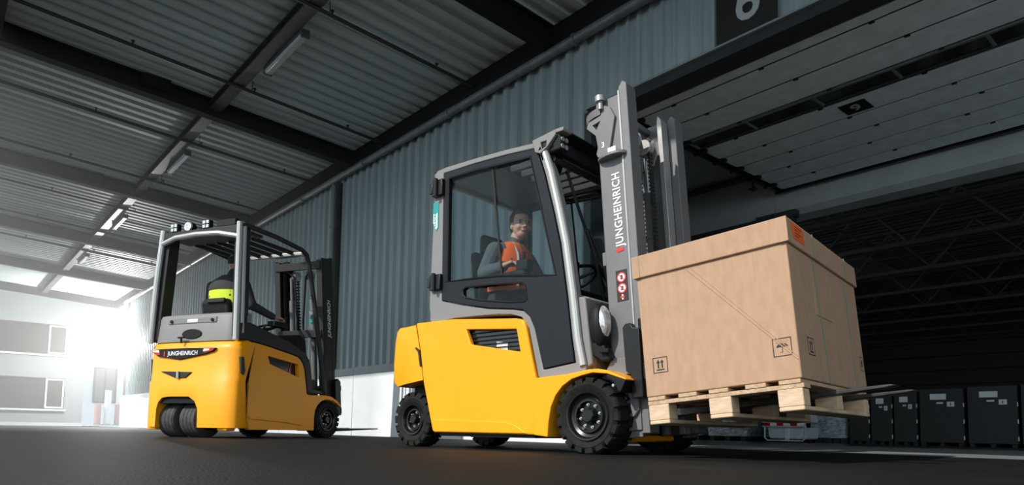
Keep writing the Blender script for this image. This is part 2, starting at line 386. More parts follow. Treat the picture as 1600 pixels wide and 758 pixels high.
MB().tube([(-4.98, 8.72, 3.78), (-4.98, 8.72, 3.62), (-4.98, 8.72, 3.57)], .012, 6).cyl((-4.98, 8.72, 3.60), (-4.98, 8.72, 3.61), .06).build('sprinkler_head', 'pipedark', t)
# overhead sectional door
d1 = tag(struct('door_1'), 'open grey sectional door running overhead inside the dock')
ZP = 3.5; seams = [5.48, 5.645, 6.06, 6.485, 6.82, 7.23, 7.62, 8.04, 8.45, 8.77]; XD0, XD1 = -4.56, 2.2
for i in range(len(seams)-1):
    a, b_ = seams[i]+.016, seams[i+1]-.016
    if i == 3:
        for xx in np.arange(XD0, XD1, .74):
            MB().box(xx, xx+.73, a+.05, b_-.03, ZP+.012, ZP+.02).build('pane', 'darkglass', d1, smooth=0)
            MB().box(xx-.012, xx+.012, a+.03, b_-.02, ZP-.002, ZP+.03).build('glazing_bar', 'flash', d1, smooth=0)
        MB().box(XD0, XD1, a, a+.045, ZP-.006, ZP+.03).build('window_rail', 'flash', d1, .006, 1)
        MB().box(XD0, XD1, b_-.025, b_, ZP-.002, ZP+.03).build('window_rail', 'lintel', d1, smooth=0)
    else:
        MB().box(XD0, XD1, a, b_, ZP, ZP+.012).build('panel', 'panel', d1, .002, 1)
hm = MB().box(-.022, .022, -.010, .010, -.012, .002).cyl((-.022, 0, -.010), (.022, 0, -.010), .005, n=6).mesh('hinge')
for i, y in enumerate(seams[1:9]):
    for j in range(7): obj('hinge', hm, 'blackmetal', d1, loc=(-4.1+j*.97+(i % 3)*.12, y, ZP))
MB().box(XD0, XD1, 5.47, 8.78, ZP+.075, ZP+.085).build('backing', 'sign', d1, smooth=0)
b = MB(); b.box(-4.64, -4.59, 5.6, 8.83, ZP-.03, ZP-.02); b.box(-4.645, -4.635, 5.6, 8.83, ZP-.03, ZP+.05); b.box(-4.6, -4.59, 5.6, 8.83, ZP-.03, ZP)
b.build('track', 'blackmetal', d1, smooth=0)
MB().box(-4.64, 2.3, 8.80, 8.85, ZP-.02, ZP+.02).build('cross_rail', 'blackmetal', d1, smooth=0)
for y in seams: 
    MB().box(-4.66, -4.48, y-.02, y+.02, ZP-.045, ZP-.01).cyl((-4.66, y, ZP), (-4.52, y, ZP), .025, n=8).build('roller', 'blackmetal', d1)
pt = MB().box(-3.0, -2.74, 6.915, 7.17, ZP-.005, ZP).build('number_plate', 'sign', d1, smooth=0)
text('numeral', '9', .2, 'signnum', pt, (-2.865, 7.045, ZP-.008), (1, 0, 0), (0, -1, 0), bold=.003, ext=.001)
# ---- warehouse behind
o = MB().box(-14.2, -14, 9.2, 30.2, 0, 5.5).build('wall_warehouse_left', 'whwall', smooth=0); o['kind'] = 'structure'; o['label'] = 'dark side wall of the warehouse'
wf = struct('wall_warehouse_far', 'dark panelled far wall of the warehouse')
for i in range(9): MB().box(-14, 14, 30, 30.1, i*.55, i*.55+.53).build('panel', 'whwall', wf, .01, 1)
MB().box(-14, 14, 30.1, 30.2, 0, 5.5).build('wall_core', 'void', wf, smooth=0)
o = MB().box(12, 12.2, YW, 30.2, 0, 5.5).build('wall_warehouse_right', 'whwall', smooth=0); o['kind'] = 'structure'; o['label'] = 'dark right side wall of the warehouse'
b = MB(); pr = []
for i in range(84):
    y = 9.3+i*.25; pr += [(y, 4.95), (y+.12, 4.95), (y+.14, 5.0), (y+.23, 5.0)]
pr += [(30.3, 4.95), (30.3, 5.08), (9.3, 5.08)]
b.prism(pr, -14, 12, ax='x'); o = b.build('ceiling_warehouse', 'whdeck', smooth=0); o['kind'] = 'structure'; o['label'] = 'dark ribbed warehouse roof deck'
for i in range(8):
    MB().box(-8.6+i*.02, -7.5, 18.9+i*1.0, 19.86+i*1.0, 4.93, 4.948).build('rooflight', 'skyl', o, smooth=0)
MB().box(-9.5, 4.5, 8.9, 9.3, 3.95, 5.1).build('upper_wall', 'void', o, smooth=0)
for i, y in enumerate((12.15, 14.5, 16.93, 19.35, 21.82, 24.27, 26.72, 29.1)):
    k += 1; b = MB(); b.box(-14, 12, y-.06, y+.06, 3.9, 3.98); b.box(-14, 12, y-.05, y+.05, 4.86, 4.93)
    for j in range(15):
        xa = -14+j*1.73+(.4 if i % 2 else 0); b.cyl((xa, y, 3.96), (xa+.86, y, 4.88), .028, n=6); b.cyl((xa+.86, y, 4.88), (xa+1.73, y, 3.96), .028, n=6)
    o = b.build('trim_%d' % k, 'truss'); tag(o, 'steel lattice roof truss in the dark warehouse', kind='structure')
b = MB()
for i, x in enumerate((-9.2, -5.9)):
    k += 1; b = MB().cyl((x, 11, 4.2), (x, 30, 4.2), .03, n=6); o = b.build('trim_%d' % k, 'truss'); tag(o, 'thin tie running across the warehouse trusses', kind='structure')

# ================================================================== SHARED TRUCK PARTS
def tyre_mesh(Ro, wid, rr, lugs=22, ribs=False):
    b = MB(); s = .03
    if ribs:
        prof = [(rr, .02), (rr+.01, .0), (Ro-.03, .0), (Ro-.008, .012)]
        for q in range(4):
            y0 = .018+(wid-.036)*q/4; y1 = .018+(wid-.036)*(q+1)/4
            prof += [(Ro, y0), (Ro, y1-.006), (Ro-.006, y1-.005), (Ro-.006, y1-.001)]
        prof += [(Ro-.008, wid-.012), (Ro-.03, wid), (rr+.01, wid), (rr, wid-.02)]
        b.lathe(prof, 40)
    else:
        h = Ro*.068
        prof = [(rr, .03), (rr+.006, .012), (rr+.02, .004), (rr+(Ro-rr)*.5, -.003), (Ro-.035, .002), (Ro-h-.004, .016), (Ro-h, .03),
                (Ro-h, wid-.03), (Ro-h-.004, wid-.016), (Ro-.035, wid-.002), (rr+(Ro-rr)*.5, wid+.003), (rr+.02, wid-.004), (rr, wid-.03)]
        b.lathe(prof, 44)
        for side in (0, 1):
            for i in range(lugs):
                a0 = 2*pi*(i+(.5 if side else 0))/lugs; da = 2*pi/lugs*.34
                ya, yb = (.0, wid*.46) if side == 0 else (wid, wid*.54)
                vs = []
                for (yy, sk, rad, lo) in ((ya, 0, Ro-.008, Ro-.045), (ya+(yb-ya)*.12, .0, Ro, Ro-h-.01), (yb, .25, Ro, Ro-h-.01)):
                    for sgn in (-1, 1):
                        an = a0+da*(sgn+sk)
                        vs += [(lo*cos(an), yy, lo*sin(an)), (rad*cos(an), yy, rad*sin(an))]
                fs = []
                for j in range(2):
                    o = j*4; fs += [(o+1, o+3, o+7, o+5), (o, o+1, o+5, o+4), (o+2, o+6, o+7, o+3)]
                fs += [(0, 2, 3, 1), (8, 9, 11, 10)]
                b.add(vs, fs)
    return b.mesh('tyre', 30)
def rim_mesh(rr, depth=.05):
    b = MB()
    b.lathe([(rr+.008, .012), (rr, .0), (rr-.01, .002), (rr-.016, .012), (rr-.02, depth*.55), (rr*.74, depth*.7), (rr*.68, depth*.42), (rr*.60, depth*.42), (rr*.58, depth), (rr*.36, depth), (rr*.30, depth*.55), (rr*.28, depth*.2), (rr*.24, depth*.1), (0, depth*.1)], 36)
    b.lathe([(rr+.008, .014), (rr+.006, .12), (0, .12)], 24)
    return b.mesh('rim', 30)
def wheel(parent, x, y, z, Ro, wid, rr, side, bolts=8, mt='rubber', ribs=False, lugs=22, name='wheel', depth=.05):
    """side -1: outer face towards -y"""
    tm = tyre_mesh(Ro, wid, rr, lugs, ribs); T = M.Rotation(0 if side < 0 else pi, 4, 'Z')
    tm.transform(T); o = obj(name, tm, mt, parent, loc=(x, y, z))
    rm = rim_mesh(rr, depth); rm.transform(T); obj('rim', rm, 'rim', o)
    bm_ = MB().cyl((0, -.006, 0), (0, .014, 0), .0105, n=6).cyl((0, -.016, 0), (0, 0, 0), .006, n=8).mesh('lug_nut', 30); bm_.transform(T)
    for i in range(bolts):
        a = 2*pi*(i+.3)/bolts; obj('lug_nut', bm_, 'chrome', o, loc=(rr*.47*cos(a), depth*(.95 if side < 0 else -.95), rr*.47*sin(a)))
    return o
def person(name, label, prims, parent_loc, rz, voxel, mats, vest=None):
    """one continuous body: overlapping limbs melted together, then each face takes the material of its nearest limb"""
    b = MB()
    for p in prims:
        if p[0] == 'c':
            _, p0, r0, p1, r1, m_ = p; p0, p1 = V(p0), V(p1); d = (p1-p0); L = d.length; d.normalize()
            a = d.orthogonal().normalized(); c = d.cross(a); prof = []
            for i in range(5): t_ = -pi/2+pi/2*i/4; prof.append((r0*cos(t_), r0*sin(t_)))
            for i in range(5): t_ = pi/2*i/4; prof.append((r1*cos(t_), L+r1*sin(t_)))
            prof[0] = (1e-4, prof[0][1]); prof[-1] = (1e-4, prof[-1][1])
            n = 12; vs = []; fs = []
            for (r_, h_) in prof: vs += [p0+d*h_+(a*cos(2*pi*q/n)+c*sin(2*pi*q/n))*r_ for q in range(n)]
            for i in range(len(prof)-1):
                for q in range(n): fs.append((i*n+q, i*n+(q+1) % n, (i+1)*n+(q+1) % n, (i+1)*n+q))
            fs += [tuple(range(n-1, -1, -1)), tuple(range(9*n, 10*n))]
            b.add(vs, fs)
        else:
            _, ce_, rad, m_ = p[:4]; b.ball((0, 0, 0), rad, 16, M.Translation(V(ce_)) @ (p[4] if len(p) > 4 else M()))
    me = bpy.data.meshes.new('raw'); me.from_pydata(b.v, [], b.f)
    bm = bmesh.new(); bm.from_mesh(me); bmesh.ops.remove_doubles(bm, verts=bm.verts, dist=1e-5); bmesh.ops.recalc_face_normals(bm, faces=bm.faces); bm.to_mesh(me); bm.free()
    t = bpy.data.objects.new('raw', me); COL.objects.link(t)
    r = t.modifiers.new('r', 'REMESH'); r.mode = 'VOXEL'; r.voxel_size = voxel
    s_ = t.modifiers.new('s', 'SMOOTH'); s_.factor = .5; s_.iterations = 3
    bpy.context.view_layer.update()
    out = bpy.data.meshes.new_from_object(t.evaluated_get(bpy.context.evaluated_depsgraph_get()))
    bpy.data.objects.remove(t); bpy.data.meshes.remove(me)
    out.materials.clear()
    for m_ in mats: out.materials.append(MT[m_])
    n = len(out.polygons); c = np.zeros(n*3); out.polygons.foreach_get('center', c); c = c.reshape(-1, 3)
    best = np.full(n, 1e9); mi = np.zeros(n, dtype=np.int32)
    for p in prims:
        if p[0] == 'c':
            _, p0, r0, p1, r1, m_ = p; p0 = np.array(p0); d = np.array(p1)-p0; L2 = d@d
            t_ = np.clip(((c-p0)@d)/L2, 0, 1); dist = np.linalg.norm(c-p0-t_[:, None]*d, axis=1)-(r0+(r1-r0)*t_)
        else:
            _, ce_, rad, m_ = p[:4]; q = c-np.array(ce_)
            if len(p) > 4: q = q@np.array(p[4].to_3x3())
            rad = np.array((rad,)*3 if isinstance(rad, (int, float)) else rad); kk = np.linalg.norm(q/rad, axis=1); dist = (kk-1)*rad.min()
        pr = dist-(.0015 if m_ in ('eye', 'lip', 'hair') else 0)
        s2 = pr < best; best[s2] = pr[s2]; mi[s2] = mats.index(m_)
    out.polygons.foreach_set('material_index', mi); out.polygons.foreach_set('use_smooth', np.ones(n, dtype=bool))
    out.name = name
    o = bpy.data.objects.new(name, out); COL.objects.link(o); o.location = parent_loc; o.rotation_euler = (0, 0, rz)
    tag(o, label, 'person'); return o
def hand(prims, wrist, d, n_, thumb, m_='skin', curl=.5, s=1.0):
    """palm plus five fingers; d: pointing direction, n_: back of the hand, thumb: side the thumb leaves"""
    d, n_, th = V(d).normalized(), V(n_).normalized(), V(thumb).normalized(); w_ = V(wrist)
    for off in (-.027, -.009, .009, .027):
        prims.append(('c', tuple(w_+th*off*.6*s), .017*s, tuple(w_+d*.085*s+th*off*s), .0125*s, m_))
    for off, L in ((-.03, .055), (-.0105, .072), (.0095, .078), (.029, .068)):
        a = w_+d*.088*s+th*off*s; d2 = (d*cos(curl*.6)-n_*sin(curl*.6)); b_ = a+d2*L*.5*s; d3 = (d*cos(curl*1.7)-n_*sin(curl*1.7)); c_ = b_+d3*L*.5*s
        prims.append(('c', tuple(a), .0095*s, tuple(b_), .0085*s, m_)); prims.append(('c', tuple(b_), .0085*s, tuple(c_), .007*s, m_))
    a = w_+d*.025*s+th*.024*s; b_ = a+(d*.6+th*.8-n_*.2).normalized()*.04*s; c_ = b_+(d*.9+th*.25-n_*.3).normalized()*.032*s
    prims.append(('c', tuple(a), .012*s, tuple(b_), .0105*s, m_)); prims.append(('c', tuple(b_), .0105*s, tuple(c_), .008*s, m_))
def head(prims, c, yawd, tilt=0, s=1.0, cap=None):
    """head looking along +x turned by yawd degrees"""
    T = M.Rotation(R(yawd), 4, 'Z') @ M.Rotation(R(tilt), 4, 'Y'); c = V(c)
    def P(x, y, z): return tuple(c+(T @ V((x, y, z)))*s)
    def E(x, y, z, rx, ry, rz, m_): prims.append(('e', P(x, y, z), (rx*s, ry*s, rz*s), m_, T))
    E(-.008, 0, .028, .095, .074, .088, 'skin'); E(.012, 0, -.02, .078, .066, .085, 'skin'); E(.035, 0, -.075, .046, .046, .036, 'skin')
    E(.058, 0, .018, .026, .052, .014, 'skin'); E(.06, .035, -.03, .022, .024, .024, 'skin'); E(.06, -.035, -.03, .022, .024, .024, 'skin')
    prims.append(('c', P(.085, 0, .008), .008*s, P(.106, 0, -.028), .0125*s, 'skin')); E(.094, .011, -.031, .01, .008, .008, 'skin'); E(.094, -.011, -.031, .01, .008, .008, 'skin')
    for sg in (-1, 1):
        E(.078, sg*.031, .001, .006, .010, .0045, 'eye'); E(.079, sg*.032, .019, .006, .016, .003, 'hair')
        E(-.005, sg*.072, -.01, .022, .011, .033, 'skin')
    E(.083, 0, -.058, .012, .024, .008, 'lip')
    if cap: E(-.012, 0, .05, .105, .085, .085, cap)
    else:
        E(-.03, 0, .055, .088, .08, .078, 'hair'); E(-.045, 0, .01, .07, .076, .08, 'hair'); E(.03, 0, .092, .05, .062, .03, 'hair')
        for sg in (-1, 1): E(-.002, sg*.066, .04, .03, .014, .038, 'hair')

# ================================================================== MAIN TRUCK
TH = R(8.3); U = V((cos(TH), sin(TH), 0)); VV = V((-sin(TH), cos(TH), 0)); W0 = V((-2.775, 2.942, 0)); HW = .53
mt = thing('forklift_truck', 'large yellow and grey counterbalance forklift with closed cab carrying the cardboard box', 'forklift', W0+VV*HW, TH)
def Y(lat): return lat-HW
def both(fn, name, m, bevel=.0, seg=2, smooth=35, label=None):
    """the same part on the right and on the left side of the truck"""
    out = []
    for s in (1, -1):
        b = MB(); fn(b); 
        if s < 0: b.v = [(x, -y, z) for x, y, z in b.v]
        out.append(b.build(name, m, mt, bevel, seg, smooth))
    return out
# wheels
for s in (-1, 1):
    wheel(mt, .015, s*HW, .226, .228, .225, .146, s, lugs=17)
    wheel(mt, -1.605, s*(HW-.055), .203, .205, .165, .115, s, bolts=6, lugs=16)
# side panels with the vent opening
side_poly = [(-1.563, .922), (-1.189, .917), (-.575, .866), (-.535, .858), (-.508, .845), (-.495, .822), (-.398, .466), (-.386, .106), (-1.335, .108), (-1.356, .125), (-1.466, .477), (-1.507, .704)]
vent = [(-1.034, .831), (-.571, .794), (-.534, .643), (-.981, .721)]
big = lambda poly, g: [(x+g*(1 if x > sum(p[0] for p in poly)/len(poly) else -1), z+g*(1 if z > sum(p[1] for p in poly)/len(poly) else -1)) for x, z in poly]
sp = both(lambda b: b.prism(side_poly, Y(.035), Y(.075), holes=[vent]), 'side_panel', 'yellow', .010, 3)
for i, o in enumerate(sp):
    s = -1 if i == 0 else 1
    b = MB().prism(big(vent, .02), Y(.085), Y(.10)); b.v = [(x, y if s < 0 else -y, z) for x, y, z in b.v]; b.build('vent_backing', 'darkglass', o)
    for q in range(6):
        z0 = .66+q*.028; b = MB().box(-1.0+.02*q*0, -.55, Y(.068), Y(.084), z0, z0+.006); b.v = [(x, y if s < 0 else -y, z) for x, y, z in b.v]; b.build('louvre', 'black', o)
    b = MB().prism([(-.78, .73), (-.68, .72), (-.68, .665), (-.78, .675)], Y(.079), Y(.0845)); b.v = [(x, y if s < 0 else -y, z) for x, y, z in b.v]; b.build('info_plate', 'label', o)
    # pressed skirt along the foot
    b = MB().prism([(-1.352, .205), (-.66, .19), (-.57, .175), (-.50, .14), (-.455, .112), (-1.33, .112)], Y(.024), Y(.045)); b.v = [(x, y if s < 0 else -y, z) for x, y, z in b.v]; b.build('pressed_skirt', 'yellow', o, .008, 3)
    b = MB().prism([(-1.555, .74), (-1.51, .715), (-1.482, .59), (-1.497, .59), (-1.522, .70), (-1.555, .728)], Y(.022), Y(.05)); b.v = [(x, y if s < 0 else -y, z) for x, y, z in b.v]; b.build('latch', 'charcoal', o, .003)
# battery hood and core
MB().prism([(-1.5, .905), (-1.19, .90), (-.58, .852), (-.52, .82), (-.42, .45), (-.41, .15), (-1.32, .15), (-1.44, .5)], Y(.10), Y(.96)).build('battery_case', 'black', mt, .01)
MB().prism([(-1.552, .918), (-1.189, .913), (-.58, .864), (-.58, .845), (-1.19, .895), (-1.55, .9)], Y(.05), Y(1.01)).build('hood', 'yellow', mt, .006)
# counterweight: lofted, rounded towards the rear corners
def loft(sections):
    b = MB(); n = len(sections[0]); vs = [p for s in sections for p in s]; fs = []
    for i in range(len(sections)-1):
        for q in range(n): fs.append((i*n+q, i*n+(q+1) % n, (i+1)*n+(q+1) % n, (i+1)*n+q))
    fs += [tuple(range(n-1, -1, -1)), tuple(range((len(sections)-1)*n, len(sections)*n))]
    return b.add(vs, fs)
secs = []
for i in range(19):
    t_ = -1+2*i/18; y = Y(.04)+(1.06-.08)*i/18
    k_ = .19*(1-(1-abs(t_)**4)**.25); e = .012 if i in (0, 18) else 0
    xr = -1.92+k_
    secs.append([(xr+.05, y, .455+e), (xr+.012, y, .49+e), (xr, y, .62), (xr+.01, y, .80), (xr+.03, y, .885-e), (xr+.06, y, .912-e), (-1.572, y, .922-e), (-1.515, y, .704), (-1.475, y, .48+e)])
loft(secs).build('counterweight', 'yellow', mt, .0)
MB().box(-1.76, -1.38, Y(.2), Y(.86), .36, .5).build('counterweight_underside', 'black', mt, .02)
MB().cyl((-1.605, Y(.2), .2), (-1.605, Y(.86), .2), .05).build('rear_axle', 'black', mt)
MB().box(-1.4, .12, Y(.27), Y(.79), .1, .46).build('chassis', 'black', mt, .01)
MB().box(-1.30, -.42, Y(.06), Y(1.0), .085, .11).build('sill_plate', 'black', mt)
# front fenders
fen = [(-.376, .106), (-.376, .462), (-.13, .476), (.035, .499), (.10, .499), (.165, .486), (.285, .437), (.287, .427), (.16, .468), (.06, .478), (-.01, .466), (-.09, .446), (-.16, .405), (-.21, .35), (-.245, .28), (-.262, .19), (-.268, .096)]
fp = both(lambda b: b.prism(fen, Y(-.005), Y(.24)), 'fender', 'yellow', .007, 3)
for i, o in enumerate(fp):
    b = MB().prism([(.155, .468), (.282, .428), (.25, .36), (.235, .36), (.20, .42), (.15, .45)], Y(.0), Y(.23))
    if i: b.v = [(x, -y, z) for x, y, z in b.v]
    b.build('mud_flap', 'black', o, .005)
    b = MB().cyl((.20, Y(-.002), .40), (.20, Y(.01), .40), .009, n=8)
    if i: b.v = [(x, -y, z) for x, y, z in b.v]
    b.build('bolt', 'chrome', o)
MB().cyl((.015, Y(.2), .226), (.015, Y(.86), .226), .07).build('front_axle', 'black', mt)
MB().box(.02, .16, Y(.25), Y(.81), .075, .115).build('front_skirt', 'yellow', mt, .012)
# cab side frames
cab_out = [(-1.421, .905), (-1.443, 1.05), (-1.412, 2.04), (-1.395, 2.06), (-1.30, 2.067), (-.984, 2.058), (-.71, 2.045), (-.45, 2.024), (-.385, 1.99), (-.30, 1.80), (-.226, 1.53), (-.171, 1.306), (-.112, .96), (-.072, .694), (-.028, .514), (-.03, .485), (-.36, .455), (-.395, .475), (-.478, .79), (-.545, .875), (-.62, .898), (-.84, .915), (-1.2, .925)]
cab_in = [(-1.323, 2.028), (-1.0, 2.022), (-.70, 2.008), (-.428, 1.985), (-.355, 1.78), (-.28, 1.52), (-.226, 1.312), (-.167, .96), (-.131, .70), (-.103, .550), (-.355, .517), (-.432, .79), (-.475, .87), (-.53, .912), (-.62, .93), (-.837, .957), (-1.1, 1.01), (-1.311, 1.064)]
cf = both(lambda b: b.prism(cab_out, Y(.055), Y(.125), holes=[cab_in]), 'cab_side_frame', 'grey', .008, 2)
for i, o in enumerate(cf):
    sg = 1 if i == 0 else -1
    pil = [(-.372, 1.955), (-.312, 1.79), (-.238, 1.52), (-.186, 1.31), (-.128, .97), (-.09, .70), (-.05, .53)]
    MB().tube([(x, sg*Y(.058), z) for x, z in pil], .024, 10).build('pillar_tube', 'silver', o)
    b = MB().prism([(-.455, 2.03), (-.262, 2.055), (-.262, 2.02), (-.33, 1.955), (-.385, 1.925), (-.43, 1.945)], Y(.03), Y(.06), holes=[[(-.385, 2.0), (-.335, 2.0), (-.335, 1.965), (-.375, 1.955)]])
    if i: b.v = [(x, -y, z) for x, y, z in b.v]
    b.build('corner_bracket', 'grey', o, .004)
    b = MB().box(-.262, -.20, Y(.03), Y(.12), 2.03, 2.055)
    if i: b.v = [(x, -y, z) for x, y, z in b.v]
    b.build('bracket_flange', 'grey', o, .004)
# doors: dark shell with two windows
din = lambda poly, g: poly
door_out = [(-1.318, 2.022), (-1.0, 2.016), (-.70, 2.002), (-.432, 1.979), (-.361, 1.78), (-.286, 1.52), (-.232, 1.312), (-.173, .96), (-.137, .70), (-.110, .556), (-.351, .524), (-.426, .79), (-.469, .874), (-.526, .918), (-.62, .936), (-.837, .963), (-1.1, 1.016), (-1.306, 1.07)]
gl = [(-1.262, 1.972), (-1.0, 1.968), (-.482, 1.935), (-.40, 1.63), (-.33, 1.36), (-.258, 1.112), (-.45, 1.135), (-.732, 1.172), (-1.0, 1.188), (-1.253, 1.198)]
lw = [(-1.088, 1.12), (-1.06, 1.135), (-.80, 1.122), (-.535, 1.10), (-.51, 1.08), (-.492, .985), (-.51, .972), (-.64, .98), (-.9, 1.022), (-1.06, 1.06), (-1.085, 1.08)]
dp = both(lambda b: b.prism(door_out, Y(.048), Y(.09), holes=[gl, lw]), 'door', 'door', .006, 2)
for i, o in enumerate(dp):
    o['label'] = 'dark cab door with a large window'
    def put(b, nm, m_, bev=0):
        if i: b.v = [(x, -y, z) for x, y, z in b.v]
        return b.build(nm, m_, o, bev)
    put(MB().prism(big(gl, .008), Y(.072), Y(.077)), 'window_glass', 'glass')
    put(MB().prism(big(lw, .008), Y(.072), Y(.077)), 'lower_window_glass', 'glass')
    ring = big(gl, -.0)
    for q in range(len(gl)):
        pass
    put(MB().tube([(x, Y(.052), z) for x, z in gl+[gl[0]]], .010, 6), 'window_seal', 'black')
    put(MB().tube([(x, Y(.05), z) for x, z in lw+[lw[0]]], .007, 6), 'window_seal', 'black')
    put(MB().tube([(-.838, Y(.068), 1.957), (-.79, Y(.068), 1.58), (-.734, Y(.068), 1.178)], .0085, 6), 'window_divider', 'charcoal')
    for (z0, z1) in ((1.855, 1.975), (1.148, 1.262)):
        h = put(MB().box(-1.415, -1.30, Y(.02), Y(.05), z0, z1).cyl((-1.36, Y(.012), z0-.008), (-1.36, Y(.012), z1+.008), .016, n=10).box(-1.43, -1.40, Y(.015), Y(.06), z0+.02, z1-.02), 'hinge', 'blackmetal', .004)
    if i == 0:
        st = put(MB().prism([(-1.425, 1.82), (-1.365, 1.815), (-1.363, 1.62), (-1.385, 1.598), (-1.425, 1.66)], Y(.052), Y(.055)), 'sticker', 'teal')
        st['label'] = 'teal sticker with white lettering'
        MB().prism([(-1.418, 1.735), (-1.375, 1.735), (-1.373, 1.625), (-1.388, 1.612), (-1.418, 1.665)], Y(.0505), Y(.0525)).build('sticker_field', 'white', o)
        text('sticker_lettering', 'LI-ION', .036, 'teal', o, (-1.397, Y(.0495), 1.685), (0, 0, 1), (-1, 0, 0), bold=.0006, ext=.0008)
# roof
MB().box(-.36, -.27, Y(.06), Y(1.0), 1.93, 2.01).build('roof_front_beam', 'charcoal', mt, .012)
MB().cyl((-.335, Y(.1), 1.90), (-.335, Y(.96), 1.90), .022).build('roof_front_tube', 'charcoal', mt)
MB().box(-1.405, -.86, Y(.12), Y(.94), 2.0, 2.04).build('roof_panel', 'charcoal', mt, .01)
for q in range(7):
    l = .17+q*.12; MB().box(-.88, -.34, Y(l-.016), Y(l+.016), 1.985, 2.03).build('roof_bar', 'charcoal', mt, .004)
MB().box(-.36, -.2, Y(.1), Y(.96), 2.035, 2.045).build('roof_visor', 'charcoal', mt, .003)
MB().box(-1.44, -1.38, Y(.06), Y(1.0), .93, 1.08).build('rear_crossbar', 'grey', mt, .01)
MB().box(-1.43, -1.38, Y(.06), Y(1.0), 1.98, 2.05).build('rear_crossbar', 'grey', mt, .01)
MB().box(-1.405, -1.40, Y(.13), Y(.93), 1.08, 1.98).build('rear_window', 'clear', mt)
# windscreen, wipers, cowl
ws = [(-.345, 1.9), (-.262, 1.6), (-.195, 1.31), (-.135, .98)]
b = MB(); b.add([(x, Y(l), z) for x, z in ws for l in (.12, .94)], [(i*2, i*2+1, i*2+3, i*2+2) for i in range(3)]); b.build('windscreen', 'clear', mt)
MB().tube([(-.09, Y(.36), .93), (-.15, Y(.33), 1.25), (-.2, Y(.30), 1.45)], .010, 6).tube([(-.07, Y(.42), .93), (-.14, Y(.39), 1.25), (-.195, Y(.31), 1.46)], .008, 6).build('wiper_arm', 'black', mt)
MB().tube([(-.325, Y(.24), 1.86), (-.25, Y(.27), 1.6), (-.185, Y(.34), 1.33), (-.135, Y(.42), 1.05)], .011, 6).build('wiper_blade', 'black', mt)
MB().tube([(-.15, Y(.36), 1.22), (-.10, Y(.55), .98), (-.07, Y(.62), .92)], .012, 6).build('wiper_arm', 'black', mt)
MB().prism([(-.34, .96), (-.135, .985), (-.06, .96), (-.01, .56), (-.01, .46), (-.34, .46)], Y(.125), Y(.94)).build('cowl', 'grey', mt, .012)
MB().prism([(-.13, .96), (-.055, .955), (.005, .54), (-.06, .50)], Y(.075), Y(.14)).build('cowl_side', 'grey', mt, .01)
MB().prism([(-.13, .96), (-.055, .955), (.005, .54), (-.06, .50)], -Y(.14), -Y(.075)).build('cowl_side', 'grey', mt, .01)
# mirror and work lights under the roof edge
for s in (1, -1):
    o = MB().box(-.30, -.235, s*Y(.05), s*Y(.13), 1.925, 2.02).build('work_light', 'black', mt, .01)
    for q in range(2):
        for p in range(2): MB().cyl((-.236, s*Y(.07+.04*p), 1.95+.045*q), (-.23, s*Y(.07+.04*p), 1.95+.045*q), .016, n=10).build('led', 'lens', o)
MB().ball((-.40, Y(.20), 1.90), (.05, .07, .07)).build('interior_mirror', 'black', mt)
# headlights
for s in (1, -1):
    o = MB().ball((0, 0, 0), (.060, .068, .135), 20).build('headlight', 'black', mt, loc=(.04, s*Y(.105), .775), rot=(0, R(-6), 0))
    MB().ball((.030, s*-.006, .012), (.042, .052, .102), 20).build('lens', 'lens', o)
    MB().ball((.036, s*-.008, -.03), (.03, .034, .03), 12).build('indicator_lens', 'amber', o)
    MB().lathe([(.050, -.006), (.058, 0), (.050, .006)], 24, M.Translation((.028, s*-.004, .015)) @ M.Rotation(R(90), 4, 'Z') @ M.Diagonal((1, 1, 2.0, 1))).build('trim_ring', 'black', o)
    MB().prism([(-.05, .66), (.06, .68), (.10, .60), (.12, .56), (.06, .55), (-.02, .60)], s*Y(.09), s*Y(.17)).build('headlight_bracket', 'black', mt, .01)
    MB().box(.06, .125, s*Y(.06), s*Y(.10), .60, .625).build('headlight_hood', 'black', mt, .004)
# interior: seat, steering wheel, console
o = MB().prism([(-1.3, .9), (-.82, .9), (-.80, .99), (-1.2, 1.02)], Y(.30), Y(.76)).build('seat', 'black', mt, .03)
MB().prism([(-1.23, .98), (-1.14, .98), (-1.22, 1.48), (-1.3, 1.48)], Y(.31), Y(.75)).build('backrest', 'black', o, .035)
MB().prism([(-1.30, 1.48), (-1.23, 1.47), (-1.235, 1.64), (-1.30, 1.64)], Y(.42), Y(.64)).build('headrest', 'black', o, .025)
MB().box(-1.05, -.62, Y(.16), Y(.25), 1.16, 1.23).build('armrest', 'black', mt, .02)
MB().box(-.70, -.60, Y(.17), Y(.24), 1.22, 1.30).cyl((-.66, Y(.2), 1.28), (-.655, Y(.2), 1.36), .014).build('lever_console', 'black', mt, .01)
MB().cyl((-.36, Y(.53), .9), (-.46, Y(.53), 1.18), .03).build('steering_column', 'black', mt)
sw = MB(); ring = [V((.165*cos(2*pi*q/28), .165*sin(2*pi*q/28), 0)) for q in range(28)]
Tsw = M.Translation((-.47, Y(.53), 1.20)) @ M.Rotation(R(-25), 4, 'Y')
sw.tube([Tsw @ p for p in ring+[ring[0]]], .013, 8)
for a in (30, 150, 270): sw.cyl(Tsw @ V((0, 0, -.01)), Tsw @ V((.16*cos(R(a)), .16*sin(R(a)), 0)), .012, n=6)
sw.build('steering_wheel', 'black', mt)
MB().prism([(-.40, .93), (-.24, .97), (-.22, 1.06), (-.34, 1.04)], Y(.2), Y(.86)).build('dashboard', 'black', mt, .02)
MB().box(-.36, -.34, Y(.30), Y(.42), 1.13, 1.28).build('display', 'black', mt, .006)
MB().box(-1.38, -.10, Y(.13), Y(.93), .47, .50).build('cab_floor', 'black', mt)
